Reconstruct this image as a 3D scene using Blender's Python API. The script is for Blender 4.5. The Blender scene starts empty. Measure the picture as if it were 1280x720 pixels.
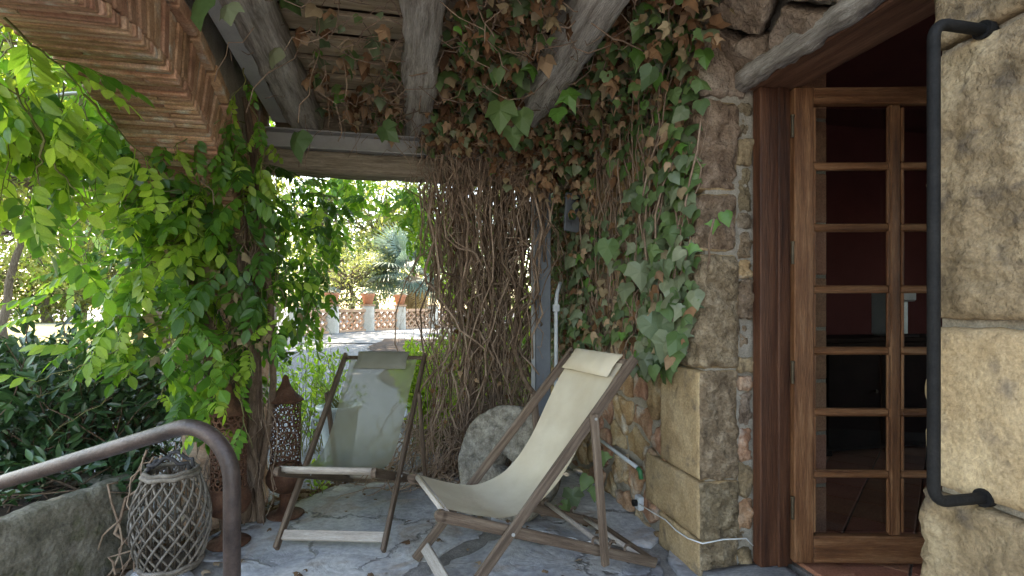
import bpy, math, random
import numpy as np
from mathutils import Vector, Matrix, noise, Euler

random.seed(11)
RNG = np.random.default_rng(11)
scene = bpy.context.scene
COL = scene.collection

# ------------------------------------------------------------------ camera
H = 1.2                       # eye height above the terrace
F = 650.0                     # focal length in pixels of a 1280 px wide picture
HOR = 385.0                   # horizon row
TH = math.radians(12.15)      # yaw of the lens away from the line of the house front
CT, ST = math.cos(TH), math.sin(TH)
cam_d = bpy.data.cameras.new('camera')
cam_d.sensor_width = 36.0
cam_d.lens = 36.0 * F / 1280.0
cam_d.shift_y = (HOR - 360.0) / 1280.0
cam_d.clip_start = 0.05
cam_d.clip_end = 600.0
cam = bpy.data.objects.new('camera', cam_d)
cam.location = (0, 0, H)
cam.rotation_euler = (math.radians(90), 0, -TH)
COL.objects.link(cam)
scene.camera = cam

# ------------------------------------------------------------------ sky, sun, exposure
SUN_EL = math.radians(60)
SUN_AZ = math.radians(-24)    # from +Y (down the porch) towards -X (garden side)
world = bpy.data.worlds.new('World')
scene.world = world
world.use_nodes = True
wn = world.node_tree
wn.nodes.clear()
sky = wn.nodes.new('ShaderNodeTexSky')
sky.sky_type = 'NISHITA'
sky.sun_disc = False
sky.sun_elevation = SUN_EL
sky.sun_rotation = SUN_AZ
sky.air_density = 1.1
sky.dust_density = 1.6
bg = wn.nodes.new('ShaderNodeBackground')
bg.inputs['Strength'].default_value = 0.15
wo = wn.nodes.new('ShaderNodeOutputWorld')
wn.links.new(sky.outputs[0], bg.inputs['Color'])
wn.links.new(bg.outputs[0], wo.inputs['Surface'])
sun_d = bpy.data.lights.new('sun', 'SUN')
sun_d.energy = 2.2
sun_d.angle = math.radians(0.53)
sun_d.color = (1.0, 0.93, 0.82)
sun = bpy.data.objects.new('sun', sun_d)
sdir = Vector((math.sin(SUN_AZ) * math.cos(SUN_EL), math.cos(SUN_AZ) * math.cos(SUN_EL), math.sin(SUN_EL)))
sun.rotation_euler = sdir.to_track_quat('Z', 'Y').to_euler()
sun.location = (-6, 10, 14)
COL.objects.link(sun)
scene.view_settings.view_transform = 'Standard'
scene.view_settings.look = 'None'
scene.view_settings.exposure = 3.3
scene.view_settings.gamma = 1.0
scene.view_settings.use_white_balance = True
scene.view_settings.white_balance_temperature = 7900
scene.view_settings.white_balance_tint = 10
scene.view_settings.use_curve_mapping = False
scene.render.engine = 'CYCLES'
cy = scene.cycles
cy.use_denoising = True
cy.max_bounces = 8
cy.diffuse_bounces = 4
cy.glossy_bounces = 3
cy.transmission_bounces = 6
cy.transparent_max_bounces = 10
cy.sample_clamp_indirect = 8.0
cy.caustics_reflective = False
cy.caustics_refractive = False

# ------------------------------------------------------------------ coordinates
# world X = out of the garden towards the house (0 at the camera), world Y = along the house front
def W(X, Y, z=0.0):
    return Vector((CT * X + ST * Y, -ST * X + CT * Y, z))
def C(px, py, Y):
    return W((px - 640) / F * Y, Y, H - (py - HOR) / F * Y)
def G(px, py, z=0.0):
    return C(px, py, (H - z) * F / (py - HOR))
def PU(px, py, u):
    a = (px - 640) / F
    v = u * (CT - ST * a) / (ST + CT * a)
    return C(px, py, ST * u + CT * v)
def PV(px, py, v):
    a = (px - 640) / F
    u = v * (ST + CT * a) / (CT - ST * a)
    return C(px, py, ST * u + CT * v)
def pix(p):
    X = CT * p[0] - ST * p[1]; Y = ST * p[0] + CT * p[1]
    if Y < 0.05: return (-9999, -9999, Y)
    return (640 + F * X / Y, HOR + F * (H - p[2]) / Y, Y)
def pix_np(P):
    X = CT * P[:, 0] - ST * P[:, 1]; Y = ST * P[:, 0] + CT * P[:, 1]
    Ys = np.maximum(Y, 0.05)
    return 640 + F * X / Ys, HOR + F * (H - P[:, 2]) / Ys, Y

# ------------------------------------------------------------------ materials
def _nt(name):
    m = bpy.data.materials.new(name)
    m.use_nodes = True
    nt = m.node_tree
    nt.nodes.clear()
    out = nt.nodes.new('ShaderNodeOutputMaterial')
    return m, nt, out
def _ramp(nt, cols):
    r = nt.nodes.new('ShaderNodeValToRGB')
    e = r.color_ramp.elements
    n = len(cols)
    lo, hi = 0.3, 0.7
    for i, c in enumerate(cols):
        p = lo + (hi - lo) * i / max(1, n - 1)
        if i < 2: el = e[i]; el.position = p
        else: el = e.new(p)
        el.color = (c[0], c[1], c[2], 1)
    return r
def M(name, cols, scale=5.0, rough=0.8, bump=0.3, bscale=40.0, stretch=(1, 1, 1), spec=0.3, metal=0.0,
      var=0.12, detail=8.0, bdist=0.01, spots=None, sscale=30.0, coat=0.0, hue=0.0, bump2=0.0, b2scale=8.0, grain=.22):
    m, nt, out = _nt(name)
    N, L = nt.nodes, nt.links
    tc = N.new('ShaderNodeTexCoord')
    mp = N.new('ShaderNodeMapping')
    mp.inputs['Scale'].default_value = stretch
    oi = N.new('ShaderNodeObjectInfo')
    mul = N.new('ShaderNodeMath'); mul.operation = 'MULTIPLY'; mul.inputs[1].default_value = 37.0
    L.new(oi.outputs['Random'], mul.inputs[0])
    add = N.new('ShaderNodeVectorMath'); add.operation = 'ADD'
    L.new(tc.outputs['Object'], mp.inputs['Vector'])
    L.new(mp.outputs[0], add.inputs[0])
    L.new(mul.outputs[0], add.inputs[1])
    n1 = N.new('ShaderNodeTexNoise')
    n1.inputs['Scale'].default_value = scale
    n1.inputs['Detail'].default_value = detail
    n1.inputs['Roughness'].default_value = 0.62
    L.new(add.outputs[0], n1.inputs['Vector'])
    r = _ramp(nt, cols)
    L.new(n1.outputs['Fac'], r.inputs[0])
    hsv = N.new('ShaderNodeHueSaturation')
    mr = N.new('ShaderNodeMapRange')
    mr.inputs['To Min'].default_value = 1 - var
    mr.inputs['To Max'].default_value = 1 + var
    L.new(oi.outputs['Random'], mr.inputs['Value'])
    L.new(mr.outputs[0], hsv.inputs['Value'])
    if hue:
        mh = N.new('ShaderNodeMapRange')
        mh.inputs['To Min'].default_value = 0.5 - hue; mh.inputs['To Max'].default_value = 0.5 + hue
        fr = N.new('ShaderNodeMath'); fr.operation = 'FRACT'
        L.new(mul.outputs[0], fr.inputs[0]); L.new(fr.outputs[0], mh.inputs['Value'])
        L.new(mh.outputs[0], hsv.inputs['Hue'])
    L.new(r.outputs[0], hsv.inputs['Color'])
    col = hsv.outputs[0]
    n2 = N.new('ShaderNodeTexNoise')
    n2.inputs['Scale'].default_value = bscale
    n2.inputs['Detail'].default_value = 10
    n2.inputs['Roughness'].default_value = 0.65
    L.new(add.outputs[0], n2.inputs['Vector'])
    if spots:
        n3 = N.new('ShaderNodeTexNoise'); n3.inputs['Scale'].default_value = sscale; n3.inputs['Detail'].default_value = 5
        L.new(add.outputs[0], n3.inputs['Vector'])
        r3 = N.new('ShaderNodeValToRGB')
        r3.color_ramp.elements[0].position = 0.56; r3.color_ramp.elements[1].position = 0.70
        L.new(n3.outputs['Fac'], r3.inputs[0])
        mx = N.new('ShaderNodeMix'); mx.data_type = 'RGBA'
        L.new(r3.outputs[0], mx.inputs['Factor'])
        L.new(col, mx.inputs['A'])
        mx.inputs['B'].default_value = (*spots, 1)
        col = mx.outputs['Result']
    if grain:
        ng = N.new('ShaderNodeTexNoise'); ng.inputs['Scale'].default_value = bscale * 1.7; ng.inputs['Detail'].default_value = 8
        ng.inputs['Roughness'].default_value = .75
        L.new(add.outputs[0], ng.inputs['Vector'])
        mg = N.new('ShaderNodeMapRange'); mg.inputs['From Min'].default_value = .32; mg.inputs['From Max'].default_value = .68
        mg.inputs['To Min'].default_value = 1 - grain * 1.6; mg.inputs['To Max'].default_value = 1 + grain * 1.6
        L.new(ng.outputs['Fac'], mg.inputs['Value'])
        hg = N.new('ShaderNodeHueSaturation'); L.new(mg.outputs[0], hg.inputs['Value']); L.new(col, hg.inputs['Color'])
        col = hg.outputs[0]
    b = N.new('ShaderNodeBsdfPrincipled')
    b.inputs['Roughness'].default_value = rough
    b.inputs['Specular IOR Level'].default_value = spec
    b.inputs['Metallic'].default_value = metal
    b.inputs['Coat Weight'].default_value = coat
    L.new(col, b.inputs['Base Color'])
    if bump:
        bp = N.new('ShaderNodeBump')
        bp.inputs['Strength'].default_value = bump
        bp.inputs['Distance'].default_value = bdist
        L.new(n2.outputs['Fac'], bp.inputs['Height'])
        nrm = bp.outputs[0]
        if bump2:
            n4 = N.new('ShaderNodeTexNoise'); n4.inputs['Scale'].default_value = b2scale; n4.inputs['Detail'].default_value = 6
            L.new(add.outputs[0], n4.inputs['Vector'])
            bp2 = N.new('ShaderNodeBump'); bp2.inputs['Strength'].default_value = bump2; bp2.inputs['Distance'].default_value = 0.03
            L.new(n4.outputs['Fac'], bp2.inputs['Height']); L.new(nrm, bp2.inputs['Normal'])
            nrm = bp2.outputs[0]
        L.new(nrm, b.inputs['Normal'])
    L.new(b.outputs[0], out.inputs['Surface'])
    return m
def leafmat(name, cols, trans=0.4, rough=0.42, spec=0.4, tcol=None):
    m, nt, out = _nt(name)
    N, L = nt.nodes, nt.links
    g = N.new('ShaderNodeNewGeometry'); oi = N.new('ShaderNodeObjectInfo')
    a = N.new('ShaderNodeMath'); a.operation = 'ADD'
    f = N.new('ShaderNodeMath'); f.operation = 'FRACT'
    L.new(g.outputs['Random Per Island'], a.inputs[0]); L.new(oi.outputs['Random'], a.inputs[1])
    L.new(a.outputs[0], f.inputs[0])
    r = _ramp(nt, cols)
    n = len(cols)
    for i, e in enumerate(r.color_ramp.elements): e.position = i / max(1, n - 1)
    L.new(f.outputs[0], r.inputs[0])
    tc = N.new('ShaderNodeTexCoord')
    ns = N.new('ShaderNodeTexNoise'); ns.inputs['Scale'].default_value = 55; ns.inputs['Detail'].default_value = 4
    L.new(tc.outputs['Object'], ns.inputs['Vector'])
    hs = N.new('ShaderNodeHueSaturation')
    mr = N.new('ShaderNodeMapRange'); mr.inputs['To Min'].default_value = 0.7; mr.inputs['To Max'].default_value = 1.3
    L.new(ns.outputs['Fac'], mr.inputs['Value']); L.new(mr.outputs[0], hs.inputs['Value'])
    L.new(r.outputs[0], hs.inputs['Color'])
    b = N.new('ShaderNodeBsdfPrincipled')
    b.inputs['Roughness'].default_value = rough
    b.inputs['Specular IOR Level'].default_value = spec
    L.new(hs.outputs[0], b.inputs['Base Color'])
    t = N.new('ShaderNodeBsdfTranslucent')
    mt = N.new('ShaderNodeMix'); mt.data_type = 'RGBA'; mt.blend_type = 'MULTIPLY'
    mt.inputs['Factor'].default_value = 1.0
    L.new(hs.outputs[0], mt.inputs['A'])
    mt.inputs['B'].default_value = (*(tcol or (2.6, 2.4, 1.1)), 1)
    L.new(mt.outputs['Result'], t.inputs['Color'])
    mx = N.new('ShaderNodeMixShader'); mx.inputs[0].default_value = trans
    L.new(b.outputs[0], mx.inputs[1]); L.new(t.outputs[0], mx.inputs[2])
    L.new(mx.outputs[0], out.inputs['Surface'])
    return m
def glassmat(name, tint=(0.93, 0.95, 0.95)):
    m, nt, out = _nt(name)
    N, L = nt.nodes, nt.links
    t = N.new('ShaderNodeBsdfTransparent'); t.inputs[0].default_value = (*tint, 1)
    g = N.new('ShaderNodeBsdfGlossy'); g.inputs['Roughness'].default_value = 0.02
    fr = N.new('ShaderNodeFresnel'); fr.inputs['IOR'].default_value = 1.5
    mx = N.new('ShaderNodeMixShader')
    L.new(fr.outputs[0], mx.inputs[0]); L.new(t.outputs[0], mx.inputs[1]); L.new(g.outputs[0], mx.inputs[2])
    L.new(mx.outputs[0], out.inputs['Surface'])
    return m
def clothmat(name, c1, c2, seethrough=0.0, trans=0.2, wscale=900.0):
    m, nt, out = _nt(name)
    N, L = nt.nodes, nt.links
    tc = N.new('ShaderNodeTexCoord')
    n1 = N.new('ShaderNodeTexNoise'); n1.inputs['Scale'].default_value = 7; n1.inputs['Detail'].default_value = 8
    L.new(tc.outputs['Object'], n1.inputs['Vector'])
    r = _ramp(nt, [c1, c2]); L.new(n1.outputs['Fac'], r.inputs[0])
    w1 = N.new('ShaderNodeTexWave'); w1.bands_direction = 'Y'; w1.inputs['Scale'].default_value = wscale / 6
    w1.inputs['Distortion'].default_value = 0.5
    L.new(tc.outputs['Object'], w1.inputs['Vector'])
    bp = N.new('ShaderNodeBump'); bp.inputs['Strength'].default_value = 0.25; bp.inputs['Distance'].default_value = 0.002
    L.new(w1.outputs['Fac'], bp.inputs['Height'])
    n5 = N.new('ShaderNodeTexNoise'); n5.inputs['Scale'].default_value = 9; n5.inputs['Detail'].default_value = 3
    L.new(tc.outputs['Object'], n5.inputs['Vector'])
    bp5 = N.new('ShaderNodeBump'); bp5.inputs['Strength'].default_value = 0.5; bp5.inputs['Distance'].default_value = 0.012
    L.new(n5.outputs['Fac'], bp5.inputs['Height']); L.new(bp.outputs[0], bp5.inputs['Normal'])
    d = N.new('ShaderNodeBsdfPrincipled'); d.inputs['Roughness'].default_value = 0.9; d.inputs['Specular IOR Level'].default_value = 0.1
    L.new(r.outputs[0], d.inputs['Base Color']); L.new(bp5.outputs[0], d.inputs['Normal'])
    t = N.new('ShaderNodeBsdfTranslucent'); L.new(r.outputs[0], t.inputs['Color'])
    mx = N.new('ShaderNodeMixShader'); mx.inputs[0].default_value = trans
    L.new(d.outputs[0], mx.inputs[1]); L.new(t.outputs[0], mx.inputs[2])
    last = mx
    if seethrough:
        tr = N.new('ShaderNodeBsdfTransparent')
        m2 = N.new('ShaderNodeMixShader'); m2.inputs[0].default_value = seethrough
        L.new(mx.outputs[0], m2.inputs[1]); L.new(tr.outputs[0], m2.inputs[2])
        last = m2
    L.new(last.outputs[0], out.inputs['Surface'])
    return m

MT = dict(
    ochre=M('ochre_sandstone', [(.225, .15, .078), (.385, .27, .148), (.49, .368, .22)], 3.6, .9, .7, 55, spots=(.20, .15, .10), sscale=10, var=.07, bump2=.5, b2scale=9),
    block=M('weathered_block', [(.13, .092, .052), (.28, .20, .115), (.42, .325, .20)], 6.5, .92, .9, 45, spots=(.12, .092, .066), sscale=12, var=.08, bump2=.8, b2scale=18, bdist=.015),
    roughbrown=M('rough_brown_stone', [(.125, .083, .05), (.24, .17, .108), (.38, .29, .20)], 16, .95, 1.0, 60, var=.14, bump2=1.0, b2scale=26, hue=.015, bdist=.02),
    rubble=M('rubble_stone', [(.20, .10, .05), (.38, .23, .13), (.54, .42, .30)], 5.5, .95, .9, 50, var=.22, hue=.02, bump2=.8, b2scale=16, spots=(.48, .42, .35), sscale=7),
    lintelstone=M('grey_lintel_stone', [(.12, .083, .055), (.27, .20, .14), (.42, .34, .26)], 9, .95, 1.0, 45, var=.14, hue=.012, bump2=1.0, b2scale=18, bdist=.02),
    mortar=M('lime_mortar', [(.25, .215, .17), (.38, .335, .275)], 14, .97, .8, 90, var=0),
    brick=M('old_brick', [(.27, .135, .075), (.42, .235, .14), (.52, .35, .24)], 9, .93, .7, 70, var=.2, hue=.012, spots=(.46, .39, .31), sscale=12),
    brickpale=M('pale_brick', [(.29, .165, .10), (.43, .27, .175), (.52, .37, .26)], 9, .93, .7, 70, var=.15, hue=.012, spots=(.50, .44, .36), sscale=12),
    brickdark=M('dark_brick', [(.20, .10, .058), (.33, .175, .105), (.42, .25, .16)], 9, .93, .6, 70, var=.2, hue=.01),
    spandrel=M('spandrel_render', [(.12, .075, .05), (.2, .13, .09)], 5, .97, .7, 40, var=0),
    flag=M('flagstone', [(.235, .225, .225), (.385, .37, .365), (.50, .485, .465)], 2.6, .74, .9, 16, var=.09, hue=.006, spots=(.30, .255, .22), sscale=4, bump2=.5, b2scale=5, bdist=.014),
    joint=M('sandy_joint', [(.17, .155, .14), (.28, .26, .24)], 14, .98, .6, 70, var=0),
    slate=M('slate_threshold', [(.10, .10, .105), (.2, .2, .2), (.3, .29, .27)], 5, .75, .8, 25, stretch=(1, 3, 1), var=.1),
    tile=M('terracotta_tile', [(.26, .105, .055), (.37, .165, .095)], 5, .55, .2, 60, var=.2, hue=.01, spec=.4),
    tilejoint=M('tile_joint', [(.2, .17, .14), (.3, .26, .22)], 14, .95, .5, 70, var=0),
    doorwood=M('stained_door_wood', [(.07, .024, .009), (.20, .083, .035), (.34, .175, .085)], 5, .5, .7, 30, stretch=(6, 6, .5), var=.12, spec=.3),
    doorwoodh=M('stained_rail_wood', [(.075, .026, .01), (.21, .09, .038), (.36, .19, .095)], 5, .5, .7, 30, stretch=(.5, 6, 6), var=.14, spec=.3),
    framewood=M('dark_frame_wood', [(.026, .009, .005), (.08, .029, .014), (.135, .056, .028)], 5, .5, .6, 30, stretch=(6, 6, .4), var=.05, spec=.35),
    lintelwood=M('lintel_wood', [(.07, .028, .015), (.16, .073, .04), (.25, .13, .076)], 5, .65, .7, 25, stretch=(6, .4, 6), var=.05),
    oldbeam=M('weathered_beam', [(.17, .14, .115), (.43, .385, .335), (.62, .58, .53)], 5, .9, 1.0, 22, stretch=(7, .45, 7), var=.08, bdist=.02),
    oldbeamx=M('weathered_cross_beam', [(.14, .105, .075), (.25, .20, .145), (.36, .30, .235)], 4.5, .9, .9, 22, stretch=(.45, 7, 7), var=.08, bdist=.015),
    plank=M('ceiling_plank', [(.28, .20, .125), (.47, .355, .24), (.55, .44, .32)], 5, .9, .6, 25, stretch=(.5, 6, 6), var=.2),
    deckwood=M('teak_frame', [(.055, .034, .022), (.12, .08, .055), (.20, .148, .108)], 7, .6, .5, 40, stretch=(.5, 9, 9), var=.12, spec=.35),
    deckpale=M('bleached_teak', [(.24, .20, .17), (.36, .31, .265), (.44, .395, .35)], 6, .75, .4, 40, stretch=(9, .6, 9), var=.06, spec=.3),
    steel=M('painted_steel', [(.095, .105, .12), (.14, .15, .165)], 7, .55, .15, 60, var=.05, spec=.4, grain=.05),
    steelgrey=M('galvanised_channel', [(.27, .265, .255), (.36, .355, .345)], 6, .5, .2, 50, var=.05, spec=.4, grain=.05),
    conduit=M('grey_conduit', [(.38, .40, .42), (.5, .52, .54)], 7, .45, .1, 50, var=.05, spec=.5, grain=.05),
    iron=M('black_iron', [(.006, .006, .006), (.015, .014, .013)], 14, .7, .6, 90, var=.03, spec=.15, bdist=.004),
    bronze=M('bronze_rail_paint', [(.022, .015, .014), (.06, .042, .036), (.085, .06, .05)], 9, .45, .3, 70, var=.03, spec=.5, metal=.3, grain=.18),
    rust=M('rusted_iron', [(.045, .02, .012), (.095, .042, .024), (.16, .085, .055)], 12, .85, .5, 70, var=.1, metal=.15),
    wicker=M('grey_willow', [(.075, .062, .05), (.155, .13, .105), (.24, .21, .18)], 20, .85, .5, 90, var=.15),
    wickerdark=M('dark_willow', [(.06, .045, .032), (.12, .09, .065)], 20, .85, .5, 90, var=.15),
    rope=M('dark_rope', [(.03, .028, .03), (.07, .065, .066)], 60, .9, .5, 200, var=.1),
    granite=M('pitted_granite', [(.13, .112, .088), (.25, .222, .18), (.36, .33, .275)], 22, .95, 1.0, 60, var=.02, spots=(.12, .105, .085), sscale=20, bump2=1.0, b2scale=14, bdist=.02),
    trough=M('mossy_trough_stone', [(.085, .08, .06), (.17, .155, .12), (.27, .25, .21)], 7, .97, 1.0, 40, var=.02, spots=(.10, .105, .05), sscale=9, bump2=.8, b2scale=16),
    soil=M('dark_soil', [(.02, .015, .01), (.06, .045, .03)], 30, 1, 1, 60, var=0),
    gravel=M('pale_gravel', [(.09, .092, .10), (.20, .203, .215), (.32, .325, .335)], 45, .95, 1.0, 90, var=0, bdist=.02),
    lawn=M('dry_sunny_ground', [(.15, .15, .05), (.24, .22, .09), (.31, .28, .14)], 1.2, .98, .8, 40, var=0),
    mulchbed=M('bark_bed', [(.03, .02, .014), (.07, .048, .036)], 40, 1, 1, 80, var=0),
    mulch=M('bark_chip', [(.055, .034, .025), (.11, .072, .056)], 20, .95, .5, 60, var=.3),
    drive=M('pale_driveway', [(.15, .155, .165), (.22, .225, .235)], 5, .95, .6, 60, var=0),
    bark=M('grey_bark', [(.07, .05, .036), (.15, .115, .085), (.22, .18, .14)], 12, .97, 1.0, 45, stretch=(4, 4, .8), var=.1, bdist=.02),
    vinewood=M('vine_wood', [(.075, .045, .03), (.15, .098, .066), (.24, .17, .12)], 14, .95, .9, 60, stretch=(3, 3, .8), var=.15),
    twig=M('dry_twig', [(.14, .09, .06), (.25, .17, .12), (.36, .27, .20)], 9, .95, .4, 60, var=.1),
    greenstem=M('green_stem', [(.10, .11, .03), (.17, .15, .05)], 9, .7, .2, 60, var=.1),
    canvas=clothmat('cream_canvas', (.58, .49, .36), (.67, .59, .455), trans=.18),
    canvasflap=clothmat('cream_canvas_flap', (.55, .46, .335), (.64, .555, .42), trans=.08),
    textile=clothmat('sheer_grey_green_mesh', (.27, .262, .185), (.31, .30, .22), seethrough=.36, trans=.3),
    pillow=clothmat('olive_grey_pillow', (.19, .18, .14), (.23, .22, .175), trans=.0),
    pot=M('terracotta_pot', [(.33, .14, .08), (.45, .21, .125)], 8, .85, .3, 50, var=.1),
    bluepot=M('pale_blue_glaze', [(.36, .44, .46), (.50, .57, .58)], 6, .35, .15, 30, var=.05, spec=.5, grain=.05),
    plaster=M('pale_pillar_render', [(.42, .39, .35), (.55, .52, .48)], 6, .95, .5, 40, var=.08),
    lattice=M('lattice_brick', [(.34, .20, .13), (.45, .30, .21)], 8, .9, .4, 40, var=.15),
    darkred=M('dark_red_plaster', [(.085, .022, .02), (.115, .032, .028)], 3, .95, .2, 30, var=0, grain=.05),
    inbrick=M('inner_brick', [(.34, .16, .10), (.46, .24, .155)], 8, .9, .5, 60, var=.15, hue=.008),
    plastic=M('white_plastic', [(.62, .62, .60), (.7, .7, .68)], 6, .45, .05, 50, var=.02, spec=.5, grain=.05),
    greenplastic=M('green_plastic', [(.03, .13, .05), (.05, .18, .07)], 6, .5, .05, 50, var=.02, grain=.05),
    darkfurn=M('dark_furniture', [(.010, .007, .005), (.022, .015, .011)], 6, .85, .2, 50, spec=.08, var=.02, grain=.05),
    brass=M('dull_hinge', [(.05, .038, .024), (.11, .085, .055)], 10, .5, .2, 60, metal=.6, var=.05),
    palmtrunk=M('palm_trunk', [(.12, .085, .055), (.22, .165, .115), (.32, .25, .18)], 20, .97, 1, 40, stretch=(1, 1, 3), var=.05),
    glass=glassmat('door_glass'),
)
def flagmat():
    m, nt, out = _nt('natural_flagstone')
    N, L = nt.nodes, nt.links
    tc = N.new('ShaderNodeTexCoord')
    def nz(sc, det=8, dist=0.0, rough=.6):
        n = N.new('ShaderNodeTexNoise'); n.inputs['Scale'].default_value = sc; n.inputs['Detail'].default_value = det
        n.inputs['Roughness'].default_value = rough; n.inputs['Distortion'].default_value = dist
        L.new(tc.outputs['Object'], n.inputs['Vector']); return n
    def ramp(src, stops):
        r = N.new('ShaderNodeValToRGB'); e = r.color_ramp.elements
        for i, (p_, c) in enumerate(stops):
            el = e[i] if i < 2 else e.new(p_)
            el.position = p_; el.color = (*c, 1)
        L.new(src, r.inputs[0]); return r
    a = ramp(nz(1.7, 9, .8).outputs['Fac'], [(.30, (.20, .20, .215)), (.45, (.35, .35, .365)), (.55, (.42, .41, .405)), (.70, (.54, .53, .51))])
    b = ramp(nz(2.9, 7, 1.2).outputs['Fac'], [(.52, (0, 0, 0)), (.66, (1, 1, 1))])
    mx = N.new('ShaderNodeMix'); mx.data_type = 'RGBA'; L.new(b.outputs[0], mx.inputs['Factor'])
    L.new(a.outputs[0], mx.inputs['A']); mx.inputs['B'].default_value = (.33, .275, .235, 1)
    c = ramp(nz(34, 6).outputs['Fac'], [(.3, (.72, .72, .72)), (.7, (1.22, 1.22, 1.22))])
    m2 = N.new('ShaderNodeMix'); m2.data_type = 'RGBA'; m2.blend_type = 'MULTIPLY'; m2.inputs['Factor'].default_value = 1
    L.new(mx.outputs['Result'], m2.inputs['A']); L.new(c.outputs[0], m2.inputs['B'])
    # fine cracks, a wandering net
    dn = nz(3.2, 5); ad = N.new('ShaderNodeVectorMath'); ad.operation = 'MULTIPLY_ADD'
    ad.inputs[1].default_value = (.55, .55, .0); L.new(dn.outputs['Color'], ad.inputs[0]); L.new(tc.outputs['Object'], ad.inputs[2])
    vo = N.new('ShaderNodeTexVoronoi'); vo.feature = 'DISTANCE_TO_EDGE'; vo.inputs['Scale'].default_value = 1.15
    L.new(ad.outputs[0], vo.inputs['Vector'])
    ck = ramp(vo.outputs['Distance'], [(.0, (.0, .0, .0)), (.014, (1, 1, 1))])
    br = ramp(nz(1.3, 3).outputs['Fac'], [(.42, (1, 1, 1)), (.52, (0, 0, 0))])
    mxk = N.new('ShaderNodeMath'); mxk.operation = 'MAXIMUM'; L.new(ck.outputs[0], mxk.inputs[0]); L.new(br.outputs[0], mxk.inputs[1])
    mr = N.new('ShaderNodeMapRange'); mr.inputs['To Min'].default_value = .38; mr.inputs['To Max'].default_value = 1.0; L.new(mxk.outputs[0], mr.inputs['Value'])
    m3 = N.new('ShaderNodeMix'); m3.data_type = 'RGBA'; m3.blend_type = 'MULTIPLY'; m3.inputs['Factor'].default_value = 1
    L.new(m2.outputs['Result'], m3.inputs['A']); L.new(mr.outputs[0], m3.inputs['B'])
    oi = N.new('ShaderNodeObjectInfo'); hv = N.new('ShaderNodeHueSaturation'); mv = N.new('ShaderNodeMapRange')
    mv.inputs['To Min'].default_value = .85; mv.inputs['To Max'].default_value = 1.15; L.new(oi.outputs['Random'], mv.inputs['Value'])
    L.new(mv.outputs[0], hv.inputs['Value']); L.new(m3.outputs['Result'], hv.inputs['Color'])
    bs = N.new('ShaderNodeBsdfPrincipled'); bs.inputs['Roughness'].default_value = .62; bs.inputs['Specular IOR Level'].default_value = .4
    L.new(hv.outputs[0], bs.inputs['Base Color'])
    b1 = N.new('ShaderNodeBump'); b1.inputs['Strength'].default_value = .7; b1.inputs['Distance'].default_value = .02; L.new(nz(5.5, 10, 1.5).outputs['Fac'], b1.inputs['Height'])
    b2 = N.new('ShaderNodeBump'); b2.inputs['Strength'].default_value = .6; b2.inputs['Distance'].default_value = .01; L.new(mxk.outputs[0], b2.inputs['Height']); L.new(b1.outputs[0], b2.inputs['Normal'])
    L.new(b2.outputs[0], bs.inputs['Normal'])
    L.new(bs.outputs[0], out.inputs['Surface'])
    return m
MT['flag'] = flagmat()
LF = dict(
    ivy=leafmat('ivy_green', [(.05, .09, .034), (.085, .145, .05), (.125, .195, .07)], .3, .5),
    ivygrey=leafmat('ivy_grey_green', [(.085, .125, .065), (.135, .17, .095), (.195, .215, .13)], .2, .45, tcol=(1.5, 1.6, 1.0)),
    ivybright=leafmat('ivy_bright', [(.085, .20, .04), (.12, .26, .06)], .4, .4),
    ivydead=leafmat('ivy_dead', [(.10, .05, .025), (.24, .13, .068), (.40, .28, .18)], .25, .8, .15, tcol=(1.6, 1.3, .9)),
    ivytan=leafmat('ivy_tan', [(.24, .18, .10), (.33, .26, .165)], .25, .8, .15, tcol=(1.5, 1.3, 1.0)),
    wist=leafmat('climber_green', [(.045, .125, .018), (.075, .175, .025), (.12, .235, .035)], .5, .4),
    wistbacklit=leafmat('climber_backlit_green', [(.16, .28, .035), (.24, .36, .055), (.32, .42, .09)], .55, .4, tcol=(1.8, 1.8, .9)),  # lighter copy of the climber leaf, backlight put into its colour
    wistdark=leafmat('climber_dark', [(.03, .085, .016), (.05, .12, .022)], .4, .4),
    laurel=leafmat('laurel_leaf', [(.016, .042, .018), (.03, .07, .028), (.055, .11, .042)], .15, .32, .5),
    shrub=leafmat('bright_shrub_leaf', [(.16, .30, .035), (.25, .40, .05), (.36, .45, .07)], .5, .45, tcol=(1.9, 1.8, .9)),
    tree=leafmat('tree_leaf', [(.07, .13, .028), (.12, .19, .04), (.19, .25, .06)], .5, .5),
    treegold=leafmat('sunny_tree_leaf', [(.14, .175, .045), (.21, .235, .07), (.28, .285, .11)], .45, .5, tcol=(1.8, 1.7, 1.0)),
    olive=leafmat('olive_leaf', [(.07, .105, .06), (.115, .15, .09), (.17, .195, .11)], .35, .55),
    palm=leafmat('blue_palm_leaf', [(.085, .135, .115), (.135, .19, .165)], .25, .5, tcol=(1.5, 1.6, 1.3)),
    palmdry=leafmat('dry_palm_leaf', [(.30, .22, .12), (.40, .31, .19)], .3, .7),
    succulent=leafmat('blue_succulent', [(.11, .17, .185), (.17, .235, .25)], .1, .5),
    fine=leafmat('young_shrub_leaf', [(.09, .18, .03), (.14, .25, .045)], .45, .45),
    litter=leafmat('leaf_litter', [(.09, .05, .028), (.16, .10, .06), (.25, .18, .12)], .1, .9, .1, tcol=(1.2, 1.1, .9)),
)

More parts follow.
